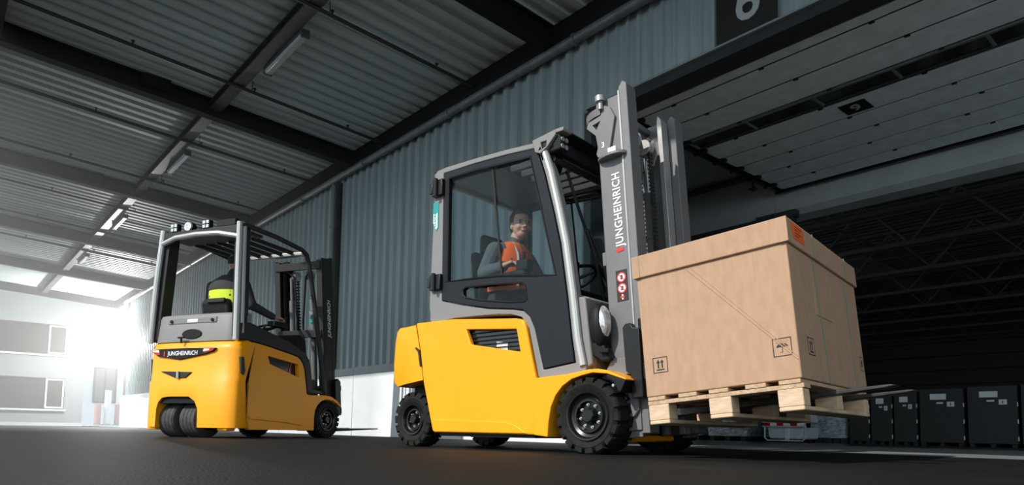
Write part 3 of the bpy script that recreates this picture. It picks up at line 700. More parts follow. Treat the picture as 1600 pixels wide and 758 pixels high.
# ---- mast, tilted back
TILT = R(-4.6); MO = (.2, 0, .12)
def mp(b, name, m_, bevel=.0, parent=None, seg=2, smooth=35):
    o = b.build(name, m_, mt if parent is None else parent, bevel, seg, smooth)
    if parent is None: o.location = MO; o.rotation_euler = (0, TILT, 0)
    return o
TOP = 2.14
for s in (1, -1):
    y0, y1 = sorted((s*Y(.17), s*Y(.20))); ya, yb = sorted((s*Y(.175), s*Y(.275)))
    b = MB(); b.box(-.080, .095, y0, y1, -.02, TOP-.04); b.box(-.086, -.064, ya, yb, -.02, TOP-.05)
    oc = mp(b, 'outer_mast_channel', 'mast', .004)
    MB().prism([(.09, .0), (.147, .0), (.147, TOP+.01), (.12, TOP+.035), (.09, TOP)], min(s*Y(.165), s*Y(.275)), max(s*Y(.165), s*Y(.275))).build('front_flange', 'mast', oc, .004)
    b = MB().box(.084, .096, *sorted((s*Y(.160), s*Y(.17))), .3, TOP-.02); b.build('wear_rail', 'mastlight', oc, .002)
    b = MB(); b.box(-.075, .085, *sorted((s*Y(.285), s*Y(.30))), -.0, TOP-.0); b.box(-.09, -.06, *sorted((s*Y(.285), s*Y(.37))), 0, TOP-.02)
    ic = mp(b, 'inner_mast_channel', 'mast', .004)
    MB().prism([(.06, .0), (.095, .0), (.095, TOP-.02), (.07, TOP+.02), (.06, TOP-.03)], *sorted((s*Y(.283), s*Y(.37)))).build('front_flange', 'mastlight', ic, .003)
    cyl = mp(MB().cyl((-.02, s*Y(.40), 0), (-.02, s*Y(.40), 1.62), .034, n=14), 'lift_cylinder', 'mast')
    MB().cyl((-.02, s*Y(.40), 1.6), (-.02, s*Y(.40), 2.0), .022, n=12).build('piston_rod', 'chrome', cyl)
    for z in (.7, 1.3): MB().cyl((-.02, s*Y(.40), z), (-.02, s*Y(.40), z+.03), .040, n=12).build('collar', 'mast', cyl)
    ch = MB()
    for q in range(52): ch.cyl((.035, s*Y(.425), .5+q*.028), (.035, s*Y(.47), .5+q*.028), .0115, n=6)
    ch.box(.027, .043, *sorted((s*Y(.432), s*Y(.44))), .48, 1.98); ch.box(.027, .043, *sorted((s*Y(.455), s*Y(.463))), .48, 1.98)
    mp(ch, 'lift_chain', 'steel')
    sh_ = mp(MB().cyl((-.0, s*Y(.415), 1.92), (-.0, s*Y(.475), 1.92), .055, n=20), 'chain_sheave', 'mastlight', .004)
    MB().cyl((0, s*Y(.385), 1.92), (0, s*Y(.415), 1.92), .028, n=14).build('sheave_pin', 'black', sh_); MB().cyl((0, s*Y(.38), 1.92), (0, s*Y(.39), 1.92), .014, n=10).build('sheave_bolt', 'chrome', sh_)
    mp(MB().prism([(-.06, 1.78), (.03, 1.80), (.065, 1.88), (.05, 1.98), (-.02, 2.0), (-.06, 1.9)], *sorted((s*Y(.39), s*Y(.405)))), 'sheave_bracket', 'mast', .004)
    # tilt bracket plate near the ground
    tb = mp(MB().prism([(-.26, .20), (-.22, .13), (-.10, .10), (.07, .10), (.10, .14), (.10, .45), (-.06, .46), (-.10, .40)], *sorted((s*Y(.135), s*Y(.165))), holes=[arc(.045, .33, .022, 0, 180, 6)+arc(.045, .20, .022, 180, 360, 6)]), 'tilt_bracket', 'mast', .006)
    MB().cyl((-.20, s*Y(.10), .235), (-.20, s*Y(.16), .235), .042, n=16).build('pivot', 'black', tb); MB().cyl((-.20, s*Y(.092), .235), (-.20, s*Y(.11), .235), .017, n=10).build('pivot_bolt', 'chrome', tb)
    mp(MB().prism([(-.12, .02), (.10, .02), (.10, .26), (-.12, .26)], *sorted((s*Y(.155), s*Y(.175)))), 'mast_foot', 'mast', .004)
    mp(MB().cyl((-.55, s*Y(.30), .2), (-.14, s*Y(.24), .32), .03), 'tilt_cylinder', 'black')
for z in (TOP-.16, 1.05, .2): mp(MB().box(-.125, -.085, Y(.2), Y(.86), z, z+.09), 'mast_crossbar', 'mast', .006)
mp(MB().box(-.07, -.03, Y(.3), Y(.76), TOP-.06, TOP-.02), 'inner_crossbar', 'mast', .006)
mp(MB().box(-.095, -.05, Y(.47), Y(.59), TOP-.22, TOP-.05), 'hose_bracket', 'black', .006)
for l in (.50, .53, .56): mp(MB().tube([(-.06, Y(l), .3), (-.065, Y(l), 1.2), (-.06, Y(l), 1.95)], .012, 6), 'hose', 'black')
# hose guide bracket on the near channel
hb = mp(MB().prism([(-.02, 2.06), (.03, 2.03), (.06, 1.96), (.0, 1.72), (-.08, 1.735), (-.088, 1.76), (-.075, 1.80), (-.085, 1.88), (-.15, 1.95), (-.135, 1.985), (-.04, 2.0)], Y(.150), Y(.168), holes=[[(-.105, 1.955), (-.045, 1.965), (-.078, 1.915)]]), 'hose_guide', 'mast', .005)
hb['label'] = 'bent steel hose guide at the mast top'
bp_ = [(-.045+.0, Y(.155))]+[(-.05-.165*sin(R(a)), Y(.155)+.13-.13*cos(R(a))) for a in range(0, 181, 15)]
vs = []; 
for x, y in bp_: vs += [(x, y, 2.01), (x, y, 2.06)]
for x, y in reversed([(x*.93-.004, y+.004) for x, y in bp_]): vs += [(x, y, 2.01), (x, y, 2.06)]
n = len(vs)//2; MB().add(vs, [(i*2, i*2+1, ((i+1) % n)*2+1, ((i+1) % n)*2) for i in range(n)]+[(i*2, (i+1)*2, (n-2-i)*2, (n-1-i)*2) for i in range(n//2-1)]+[(i*2+1, (n-1-i)*2+1, (n-2-i)*2+1, (i+1)*2+1) for i in range(n//2-1)]).build('guide_band', 'mast', hb)
MB().prism([(x_, y_+.06) for x_, y_ in [(.02+.10*cos(R(a)), Y(.10)+.055*sin(R(a))) for a in range(0, 360, 20)]], 1.70, 1.72, ax='z').build('guide_flange', 'mast', hb, .004)
MB().box(.0, .055, Y(.143), Y(.15), 1.725, 1.765).build('guide_label', 'white', hb)
MB().cyl((-.03, Y(.14), 2.03), (-.03, Y(.14), 2.08), .016).cyl((-.03, Y(.14), 2.08), (-.03, Y(.14), 2.115), .032, n=16).build('guide_roller', 'mastlight', hb)
text('bracket_numeral', '3', .05, 'white', hb, (-.035, Y(.1485), 1.80), (1, 0, 0), (0, 0, 1), bold=.001)
# lettering and sticker on the near channel
lt = text('lettering', 'JUNGHEINRICH', .076, 'white', mt, (.2, 0, .12), (0, 0, 1), (-1, 0, 0), bold=.0013, sx=.84, space=1.06)
lt.data.transform(M.Translation((-.2+.030, Y(.168), -.12+1.372))); lt.location = MO; lt.rotation_euler = (0, TILT, 0); lt['label'] = 'white lettering reading upwards on the mast'
mp(MB().prism([(-.008, 1.117), (.018, 1.138), (.018, 1.127), (.052, 1.127), (.052, 1.106), (.018, 1.106), (.018, 1.096)], Y(.1665), Y(.1690)), 'logo_mark', 'redmark')
stk = mp(MB().box(-.015, .062, Y(.1665), Y(.1690), .80, .99), 'warning_sticker', 'ink')
for z in (.945, .878):
    MB().prism(arc(.0235, z, .031, 0, 342, 19), Y(.1655), Y(.1672)).build('sticker_disc', 'white', stk)
    b = MB().prism(arc(.0235, z, .031, 0, 342, 19), Y(.1650), Y(.1660), holes=[arc(.0235, z, .024, 0, 342, 19)]); b.build('sticker_ring', 'redmark', stk)
    MB().prism([(.004, z+.017), (.008, z+.021), (.043, z-.017), (.039, z-.021)], Y(.1648), Y(.1660)).build('sticker_bar', 'redmark', stk)
    MB().prism([(.015, z-.012), (.02, z+.014), (.032, z+.012), (.034, z-.01), (.026, z-.014)], Y(.1650), Y(.1662)).build('sticker_figure', 'ink', stk)
MB().box(.0185, .0285, Y(.1655), Y(.1672), .808, .84).build('sticker_post', 'white', stk); MB().box(.008, .038, Y(.165), Y(.1665), .818, .83).build('sticker_bar', 'redmark', stk)
# carriage and forks
mp(MB().box(.150, .185, Y(.10), Y(.96), .30, .40).box(.150, .185, Y(.10), Y(.96), .58, .66), 'fork_carriage', 'black', .006)
for s in (1, -1):
    mp(MB().prism([(.055, .62), (.075, .64), (.11, .64), (.125, .61), (.165, .60), (.165, .20), (.09, .20), (.09, .34), (.06, .36)], *sorted((s*Y(.085), s*Y(.13)))), 'carriage_plate', 'blackmetal', .005)
    mp(MB().box(.105, .135, *sorted((s*Y(.30), s*Y(.36))), .22, .70), 'carriage_post', 'blackmetal', .005)
for l in (.26, .70):
    b = MB().prism([(0, 0), (.5, .006), (1.14, .026), (1.19, .034), (1.16, .042), (.03, .042), (.0, .05), (-.005, .42), (-.045, .42), (-.045, .02)], Y(l), Y(l+.10))
    f_ = b.build('fork', 'steel', mt, .004, loc=(.405, 0, .226), rot=(0, R(-5.585), 0))

# ================================================================== DRIVER OF THE MAIN TRUCK (truck frame)
P = []
hy = Y(.50)
C = lambda p0, r0, p1, r1, m_: P.append(('c', p0, r0, p1, r1, m_))
EL = lambda c_, r_, m_, T=None: P.append(('e', c_, r_, m_, T) if T else ('e', c_, r_, m_))
hd = (-.945, hy, 1.665)
head(P, hd, -28, 0, .96)
C((-.985, hy, 1.555), .056, (-1.0, hy, 1.5), .066, 'jacket')
C((-.975, hy, 1.58), .052, (-1.01, hy, 1.48), .058, 'skin')
C((-1.0, hy, 1.50), .062, (-1.01, hy, 1.47), .066, 'jacket')
C((-1.03, hy-.11, 1.445), .085, (-1.03, hy+.11, 1.445), .085, 'jacket')
C((-1.03, hy-.07, 1.36), .125, (-1.03, hy+.07, 1.36), .125, 'jacket')
C((-1.04, hy-.06, 1.2), .125, (-1.04, hy+.06, 1.2), .125, 'jacket')
C((-1.05, hy-.06, 1.08), .125, (-1.05, hy+.06, 1.08), .125, 'trousers')
for s in (-1, 1):
    C((-1.02, hy+s*.09, 1.07), .09, (-.62, hy+s*.12, 1.08), .068, 'trousers'); C((-.62, hy+s*.12, 1.08), .062, (-.50, hy+s*.12, .62), .045, 'trousers'); C((-.51, hy+s*.12, .575), .042, (-.33, hy+s*.13, .545), .034, 'shoe')
# right arm rests on the console, left hand on the wheel
C((-1.03, hy-.185, 1.45), .066, (-1.06, hy-.26, 1.27), .056, 'jacket'); C((-1.06, hy-.26, 1.27), .054, (-.86, hy-.285, 1.285), .040, 'jacket')
hand(P, (-.84, hy-.285, 1.29), (1, -.02, .12), (0, -.25, 1), (0, 1, .1), curl=.55)
C((-1.03, hy+.185, 1.45), .066, (-.92, hy+.27, 1.22), .054, 'jacket'); C((-.92, hy+.27, 1.22), .052, (-.66, hy+.17, 1.27), .038, 'jacket')
hand(P, (-.64, hy+.165, 1.275), (.8, -.2, -.1), (-.1, .3, 1), (0, -1, .2), curl=.9)
dm_ = person('person', 'driver in orange safety vest and grey jacket sitting inside the closed cab', P, W0+VV*HW, TH, .0055, ['skin', 'hair', 'eye', 'lip', 'jacket', 'trousers', 'shoe'])
# vest: a shell over chest, back and shoulders
def vest(par, pts, m_, name='vest'):
    b = loft(pts); return b.build(name, m_, par, .0, smooth=60)
def torso_ring(cx, cy, z, rx, ry, dx=0, n=24): return [(cx+dx+rx*cos(2*pi*i/n), cy+ry*sin(2*pi*i/n), z) for i in range(n)]
vest(dm_, [torso_ring(-1.04, hy, 1.15, .139, .20), torso_ring(-1.04, hy, 1.2, .140, .202), torso_ring(-1.03, hy, 1.36, .140, .207), torso_ring(-1.03, hy, 1.45, .128, .192), torso_ring(-1.02, hy, 1.505, .098, .15), torso_ring(-1.012, hy, 1.53, .074, .10)], 'vest')
MB().tube([(-.955, hy-.07, 1.52), (-.90, hy-.075, 1.43), (-.885, hy-.08, 1.3), (-.895, hy-.08, 1.12)], .010, 6).build('vest_tape', 'reflect', dm_)
MB().tube([(-.925, hy-.03, 1.515), (-.885, hy-.02, 1.42), (-.885, hy-.015, 1.2)], .006, 6).build('vest_zip', 'jacket', dm_)
MB().tube([(-1.02, hy-.12, 1.5), (-.9, hy-.02, 1.38), (-.90, hy+.12, 1.22), (-.96, hy+.2, 1.1)], .013, 6).build('seat_belt', 'black', dm_)

# ================================================================== PALLET AND BOX ON THE FORKS
BT = R(9.75); TA = R(5.585); BO = V((-2.288, 2.909, .318)); A_, B_, H_ = .80, 1.27, .775
rotb = (M.Rotation(BT, 3, 'Z') @ M.Rotation(-TA, 3, 'Y')).to_euler()
bx = thing('cardboard_box', 'big brown cardboard box with lid strapped on the pallet', 'box', BO, rot=rotb)
MB().box(0, A_, .0, B_, .001, H_-.03).build('body', 'card', bx, .006, 2)
ld = MB().box(-.014, A_+.014, -.014, B_+.014, H_-.125, H_).build('lid', 'card', bx, .006, 2)
for (x0, x1, y0, y1) in ((-.016, .028, -.0165, -.013), (A_-.028, A_+.016, -.0165, -.013)):
    MB().box(x0, x1, y0, y1, H_-.124, H_-.002).build('lid_tab', 'card', ld, .001, 1)
MB().prism([(.05, H_-.012), (.23, H_-.012), (.245, H_-.092), (.072, H_-.092)], A_+.0145, A_+.016, ax='x').build('orange_sticker', 'orangest', ld)['label'] = 'orange sticker on the lid corner'
for q in range(4): MB().box(A_+.0155, A_+.0168, .10, .10+(.11, .07, .10, .06)[q], H_-.03-.015*q, H_-.026-.015*q).build('sticker_line', 'ink', ld)
MB().tube([(.285, -.0005, H_-.13), (A_-.008, -.0005, .09)], .0028, 6).build('crease', 'card', bx)
MB().tube([(.31, -.0005, H_-.13), (A_-.008, -.0005, .105)], .0022, 6).build('crease', 'card', bx)
MB().box(.634, .637, -.0012, .0, H_-.28, H_-.13).build('crease', 'card', bx)
MB().tube([(A_+.0005, .365, .60), (A_+.0005, .365, .35), (A_+.0005, .66, .35)], .003, 6).build('crease', 'card', bx)
for (y0, y1) in ((.40, .47), (1.02, 1.00)):
    MB().prism([(y0-.007, H_+.002), (y0+.007, H_+.002), (y0+.008, H_-.125), (y0-.006, H_-.125)], A_+.0145, A_+.0165, ax='x').prism([(y0-.006, H_-.125), (y0+.008, H_-.125), (y1+.007, .0), (y1-.007, .0)], A_+.0005, A_+.003, ax='x').build('strap', 'strap', bx)
def frame(b, x0, x1, z0, z1, P_, t=.004):
    for (a0, a1, c0, c1) in ((x0, x1, z1-t, z1), (x0, x1, z0, z0+t), (x0, x0+t, z0, z1), (x1-t, x1, z0, z1)):
        b.add([P_(a0, c0), P_(a1, c0), P_(a1, c1), P_(a0, c1)], [(0, 1, 2, 3)])
def arrows(b, x0, x1, z0, z1, P_):
    frame(b, x0, x1, z0, z1, P_); w_ = x1-x0; h = z1-z0
    for cx in (.37, .63):
        c = x0+w_*cx
        b.add([P_(c-.004, z0+h*.3), P_(c+.004, z0+h*.3), P_(c+.004, z0+h*.68), P_(c-.004, z0+h*.68)], [(0, 1, 2, 3)])
        b.add([P_(c-.011, z0+h*.64), P_(c+.011, z0+h*.64), P_(c, z0+h*.86)], [(0, 1, 2)])
    b.add([P_(x0+w_*.24, z0+h*.16), P_(x0+w_*.76, z0+h*.16), P_(x0+w_*.76, z0+h*.24), P_(x0+w_*.24, z0+h*.24)], [(0, 1, 2, 3)])
PS = lambda a, c: (a, -.0012, c)
PE = lambda a, c: (A_+.0012, a, c)
b = MB(); arrows(b, .053, .138, .122, .205, PS); b.build('up_arrows_print', 'ink', bx, smooth=0)
b = MB(); arrows(b, .15, .255, .125, .212, PE); b.build('up_arrows_print', 'ink', bx, smooth=0)
b = MB(); frame(b, 1.17, 1.25, .125, .21, PE); b.add([PE(1.2, .15), PE(1.22, .15), PE(1.22, .19), PE(1.2, .19)], [(0, 1, 2, 3)]); b.build('handling_print', 'ink', bx, smooth=0)
b = MB(); frame(b, .683, .771, .113, .20, PS); cx, cz = .727, .157
um = [PS(cx+.027*cos(R(a)), cz+.018*sin(R(a))) for a in range(0, 181, 15)]
b.add(um, [tuple(range(len(um)))])
hk = [(cx, cz), (cx, cz-.022), (cx-.003, cz-.027), (cx-.008, cz-.027), (cx-.010, cz-.022)]
for (p, q) in zip(hk, hk[1:]): b.add([PS(p[0]-.0015, p[1]), PS(p[0]+.0015, p[1]), PS(q[0]+.0015, q[1]), PS(q[0]-.0015, q[1]-.001)], [(0, 1, 2, 3)])
for q in range(8):
    dx, dz = cx-.024+q*.007, cz+.021+(q % 2)*.007; b.add([PS(dx-.002, dz-.001), PS(dx+.001, dz-.002), PS(dx+.002, dz+.002), PS(dx-.001, dz+.002)], [(0, 1, 2, 3)])
b.build('umbrella_print', 'ink', bx, smooth=0)
pa = thing('wooden_pallet', 'pale pine pallet on the forks under the cardboard box', 'pallet', BO, rot=rotb)
PX = [0, .175, .34, .525, .685]; PWd = .10; PY = [.0, B_/2-.05, B_-.10]
bmx = MB().box(0, PWd, -.004, B_+.004, -.021, -.001).mesh('deck_board', 0)
for i, x in enumerate(PX): obj('deck_board', bmx, 'wood' if i % 2 else 'wood2', pa, .002, 1, loc=(x+.0075, 0, 0))
smx = MB().box(.004, A_+.004, 0, .10, -.043, -.0215).mesh('stringer_board', 0)
for y in PY: obj('stringer_board', smx, 'wood2', pa, .002, 1, loc=(0, y, 0))
blk = MB().box(0, .115, 0, .10, -.125, -.0435).mesh('block', 0)
for x in (.006, A_/2-.058, A_-.119):
    for y in PY: obj('block', blk, 'wood', pa, .003, 1, loc=(x, y, 0))
bbx = MB().prism([(.0, -.146), (.115, -.146), (.115, -.1255), (.0, -.1255)], 0, B_).mesh('bottom_board', 0)
for x in (.006, A_/2-.058, A_-.119): obj('bottom_board', bbx, 'wood', pa, .004, 1, loc=(x, 0, 0))

# ================================================================== SMALLER YELLOW TRUCK ON THE LEFT
T2 = R(117.5); U2 = V((cos(T2), sin(T2), 0)); V2 = V((-sin(T2), cos(T2), 0)); O2 = V((-7.196, 2.348, 0)); HB = .585
lt2 = thing('forklift_truck', 'small yellow open forklift seen from behind, twin rear wheels, at the left', 'forklift', O2+V2*HB, T2)
lt2.scale = (1.03, 1.07, 1)
Y2 = lambda l: l-HB
def both2(fn, name, m_, bevel=0, seg=2, smooth=35):
    out = []
    for s in (1, -1):
        b = MB(); fn(b)
        if s < 0: b.v = [(x, -y, z) for x, y, z in b.v]
        out.append(b.build(name, m_, lt2, bevel, seg, smooth))
    return out
def pl2(b, nm, m_, par=None, bevel=0, i=0, seg=2):
    if i: b.v = [(x, -y, z) for x, y, z in b.v]
    return b.build(nm, m_, par or lt2, bevel, seg)
# wheels
for s in (-1, 1): wheel(lt2, 1.545, s*HB, .228, .23, .17, .14, s, bolts=8, mt='rubber', lugs=22)
for (l, s) in ((.50, -1), (1.01, 1)):
    wheel(lt2, .235, Y2(l), .19, .192, .225, .11, s, bolts=5, mt='rubbergrey', ribs=True, name='rear_wheel')
MB().cyl((.235, Y2(.62), .19), (.235, Y2(.9), .19), .05).build('rear_axle', 'black', lt2)
MB().box(.02, .5, Y2(.44), Y2(.96), .36, .5).build('drive_housing', 'black', lt2)
# counterweight with the wheel arch
def xr_(t_): return .20*(1-(1-min(1, abs(t_))**4)**.25)
secs = []; half = HB+.01
lats = [-.01, .0, .02, .06, .12, .2, .3, .385, .4151, .4201, .46, .54, .62, .72, .82, .9, .95, .978, .983, 1.02, 1.06, 1.11, 1.15, 1.17, 1.18]
def zb_(l):
    if l < .4152 or l > .9829: return .105
    if l <= .4202 or l >= .978: return .30
    return min(.43, .345+.9*min(l-.42, .981-l))
for l in lats:
    t_ = (l-HB)/half; x0 = xr_(t_); e = .03 if abs(t_) > .985 else 0; zb = zb_(l); y = Y2(l)
    sb = lambda z: .235-.135*(z-.105)/.9
    m_ = max(zb, .60)
    secs.append([(x0-.012+e*.3, y, zb+e*.4), (x0-.012, y, max(zb, .585)), (x0+.008, y, max(zb, .62)), (x0+.012, y, .93), (x0+.03, y, 1.005-e), (x0+.075, y, 1.03-e), (max(x0+.08, .128), y, 1.03-e), (sb(.6), y, m_), (sb(zb), y, zb+e*.4)])
cw = loft(secs).build('counterweight', 'yellow', lt2, smooth=50)
pl2(MB().prism([(Y2(1.10), .935), (Y2(.95), .945), (Y2(.60), .948), (Y2(.23), .938), (Y2(.26), .905), (Y2(.36), .875), (Y2(.70), .825), (Y2(1.0), .87)], -.006, .03, ax='x'), 'light_strip', 'black', cw, .004)
for (pts, m_) in (([(.36, .936), (.24, .93), (.27, .908), (.375, .89)], 'red'), ([(.375, .934), (.30, .93), (.31, .915), (.385, .905)], 'white'), ([(1.09, .93), (.97, .936), (.96, .88), (1.0, .875)], 'red'), ([(1.07, .93), (.97, .934), (.965, .905), (1.05, .915)], 'white')):
    pl2(MB().prism([(Y2(a), c) for a, c in pts], -.010 if m_ == 'red' else -.012, -.005, ax='x'), 'tail_lamp', m_, cw)
text('lettering', 'JUNGHEINRICH', .064, 'white', cw, (-.009, Y2(.655), .89), (0, -1, 0), (0, 0, 1), bold=.0008, shear=.12, sx=.88)
pl2(MB().box(-.0095, -.006, Y2(.905), Y2(.89), .865, .915), 'logo_mark', 'redmark', cw)
pl2(MB().prism([(Y2(.95), .705), (Y2(.53), .69), (Y2(.61), .63), (Y2(.74), .63)], -.004, .02, ax='x'), 'tow_recess', 'charcoal', cw, .004)
MB().cyl((-.01, Y2(.70), .625), (-.01, Y2(.70), .70), .016, n=10).build('tow_pin', 'chrome', cw)
MB().tube([(-.005, Y2(.68), 1.0), (-.012, Y2(.68), 1.06)], .012, 6).cyl((-.012, Y2(.64), 1.06), (-.012, Y2(.72), 1.06), .010).build('hook', 'black', cw)
for l in (.14, 1.06): pl2(MB().box(.03, .15, Y2(l-.06), Y2(l+.06), .075, .11), 'foot', 'yellow', cw, .01)
# side panels with front fender
sp2 = [(.118, 1.0), (.27, 1.02), (.43, 1.008), (.59, .988), (.80, .962), (.955, .938), (1.0, .915), (1.045, .87), (1.08, .80), (1.14, .515), (1.2, .507), (1.44, .522), (1.6, .51), (1.72, .462), (1.80, .40), (1.795, .385), (1.70, .435), (1.60, .465), (1.50, .47), (1.42, .45), (1.345, .40), (1.30, .33), (1.287, .24), (1.287, .09), (.25, .09), (.245, .10), (.19, .43), (.14, .80)]
vent2 = [(.482, .901), (.972, .853), (.994, .701), (.60, .795), (.517, .815)]
for i, o in enumerate(both2(lambda b: b.prism(sp2, Y2(.0), Y2(.05), holes=[vent2]), 'side_panel', 'yellow', .009, 3)):
    pl2(MB().prism(big(vent2, .02), Y2(.055), Y2(.07)), 'vent_backing', 'darkglass', o, 0, i)
    pl2(MB().tube([(.92, Y2(.05), .86), (.89, Y2(.05), .79), (.88, Y2(.05), .76)], .006, 6), 'vent_cable', 'orangest', o, 0, i)
    pl2(MB().prism([(.24, .235), (.80, .205), (1.02, .175), (1.08, .15), (1.05, .145), (.8, .175), (.245, .205)], Y2(-.012), Y2(.01)), 'pressed_crease', 'yellow', o, .004, i)
    pl2(MB().prism([(.085, .85), (.125, .85), (.15, .70), (.13, .66), (.10, .68)], Y2(-.015), Y2(.02)), 'latch', 'charcoal', o, .006, i)
    pl2(MB().prism([(1.2, .505), (1.44, .52), (1.6, .508), (1.72, .46), (1.80, .40), (1.795, .385), (1.70, .43), (1.60, .46), (1.50, .466), (1.42, .447), (1.345, .40), (1.30, .33), (1.29, .24), (1.29, .1), (1.2, .1)], Y2(.02), Y2(.22)), 'fender_top', 'yellow', o, .004, i)
MB().prism([(.16, .98), (.95, .93), (1.12, .5), (1.2, .12), (.26, .12)], Y2(.075), Y2(1.095)).build('body_core', 'black', lt2)
MB().prism([(.12, 1.03), (.27, 1.02), (.6, .985), (.95, .93), (.95, .91), (.27, 1.0), (.12, 1.01)], Y2(.05), Y2(1.12)).build('hood', 'charcoal', lt2, .004)
MB().cyl((1.545, Y2(.17), .228), (1.545, Y2(1.0), .228), .06).build('front_axle', 'black', lt2)
# dark sill frames
sill = [(.06, 1.035), (.27, 1.03), (.59, .998), (.955, .948), (1.008, .922), (1.053, .875), (1.09, .80), (1.147, .525), (1.44, .532), (1.47, .56), (1.24, .585), (1.185, .85), (1.15, .93), (1.08, 1.0), (.84, 1.09), (.20, 1.225), (.06, 1.20)]
both2(lambda b: b.prism(sill, Y2(-.006), Y2(.07)), 'sill_frame', 'charcoal', .008)
# grey rear panel
secs = []
for i in range(17):
    t_ = -1+2*i/16; y = Y2(.02)+i*(1.13/16); x0 = .03+xr_(t_)*.7; e = .0
    secs.append([(x0, y, 1.02), (x0+.02, y, 1.28), (x0+.035, y, 1.315), (x0+.06, y, 1.325), (.24, y, 1.325), (.24, y, 1.02)])
rp = loft(secs).build('rear_panel', 'grey', lt2, smooth=50)
pl2(MB().prism([(Y2(.585)+.13*cos(R(a))*(1 if abs(a-180) > 90 else 1), 1.10+.055*sin(R(a))) for a in range(0, 360, 20)], .024, .05, ax='x'), 'grab_recess', 'black', rp, .006)
pl2(MB().box(.040, .06, Y2(.28), Y2(.92), 1.215, 1.285), 'panel_rib', 'grey', rp, .012)
pl2(MB().box(.036, .06, Y2(.52), Y2(.66), 1.225, 1.265), 'type_plate', 'label', rp, .003)
for l in (.33, .87): MB().cyl((.030, Y2(l), 1.245), (.05, Y2(l), 1.245), .018).build('bolt', 'black', rp)
# posts, roof rails and front pillars
for i in (0, 1):
    s = 1 if i == 0 else -1
    po = pl2(MB().tube([(.035, Y2(.02), 1.02), (.05, Y2(.045), 1.7), (.075, Y2(.075), 2.285)], .030, 10), 'rear_post', 'silver', None, 0, i)
    pl2(MB().tube([(.10, Y2(.012), 1.1), (.11, Y2(.035), 1.7), (.13, Y2(.065), 2.275)], .024, 10), 'post_tube', 'silver', po, 0, i)
    pl2(MB().box(-.03, .10, -.035, .05, 0, 1.2, T=M(((1, 0, .03, .09), (0, 1, .045, Y2(.05)), (0, 0, 1, 1.06), (0, 0, 0, 1)))), 'post_lining', 'charcoal', po, .004, i)
    pl2(MB().tube([(.10, Y2(.06), 2.27), (.6, Y2(.055), 2.262), (1.02, Y2(.05), 2.225), (1.10, Y2(.05), 2.19), (1.15, Y2(.045), 2.06), (1.262, Y2(.03), 1.577), (1.38, Y2(.01), .95), (1.455, Y2(.0), .545)], .027, 10), 'side_guard', 'charcoal', None, 0, i)
MB().tube([(.07, Y2(.07), 2.13), (.03, Y2(.3), 2.175), (.02, Y2(.58), 2.185), (.03, Y2(.87), 2.175), (.07, Y2(1.1), 2.13)], .028, 10).build('rear_roof_bow', 'silver', lt2)
MB().box(.10, .42, Y2(.08), Y2(1.09), 2.20, 2.235).build('roof_panel', 'charcoal', lt2, .01)
MB().box(.06, .12, Y2(.08), Y2(1.09), 2.17, 2.26).build('roof_rear_beam', 'charcoal', lt2, .012)
MB().box(1.03, 1.10, Y2(.06), Y2(1.11), 2.165, 2.215).build('roof_front_beam', 'mastlight', lt2, .012)  # paler steel puts the light on this crossbar into its colour
for q in range(6): MB().box(.40, 1.06, Y2(.19+q*.155), Y2(.22+q*.155), 2.185, 2.23).build('roof_bar', 'charcoal', lt2, .004)
for l in (.93, .50):
    o = MB().box(.055, .11, Y2(l-.05), Y2(l+.05), 2.25, 2.35).build('work_light', 'black', lt2, .012)
    for a in (-1, 1):
        for c in (-1, 1): MB().box(.050, .056, Y2(l+a*.023-.017), Y2(l+a*.023+.017), 2.30+c*.023-.017, 2.30+c*.023+.017).build('led', 'lens', o)
o = MB().cyl((.08, Y2(.76), 2.305), (.15, Y2(.76), 2.305), .062, .05, 20).build('round_lamp', 'black', lt2, .008)
MB().cyl((.068, Y2(.76), 2.305), (.082, Y2(.76), 2.305), .048, .054, 20).build('lens', 'lens', o)
MB().box(.06, .15, Y2(.12), Y2(.36), 2.25, 2.33).build('control_box', 'black', lt2, .01)
pl2(MB().box(.085, .15, Y2(.046), Y2(.056), 1.75, 1.93), 'teal_sticker', 'teal')
# cockpit
o = MB().prism([(.42, 1.06), (.86, 1.05), (.86, 1.14), (.46, 1.17)], Y2(.35), Y2(.82)).build('seat', 'black', lt2, .03)
MB().prism([(.40, 1.14), (.50, 1.14), (.43, 1.56), (.35, 1.54)], Y2(.45), Y2(.83)).build('backrest', 'black', o, .04)
MB().prism([(.33, 1.50), (.36, 1.50), (.36, 1.55), (.33, 1.55)], Y2(.48), Y2(.72)).build('handle', 'charcoal', o, .008)
MB().prism([(1.15, .55), (1.42, .55), (1.32, 1.2), (1.2, 1.25)], Y2(.18), Y2(.99)).build('dashboard', 'black', lt2, .02)
sw = MB(); Tsw = M.Translation((1.08, Y2(.6), 1.32)) @ M.Rotation(R(-25), 4, 'Y')
sw.tube([Tsw @ p for p in ring+[ring[0]]], .014, 8)
for a in (30, 150, 270): sw.cyl(Tsw @ V((0, 0, -.01)), Tsw @ V((.16*cos(R(a)), .16*sin(R(a)), 0)), .012, n=6)
sw.cyl((1.08, Y2(.6), 1.3), (1.2, Y2(.6), 1.1), .03); sw.build('steering_wheel', 'black', lt2)
MB().box(.75, .98, Y2(.16), Y2(.26), 1.28, 1.34).tube([(.97, Y2(.2), 1.34), (.99, Y2(.2), 1.42)], .015).build('armrest', 'black', lt2, .01)
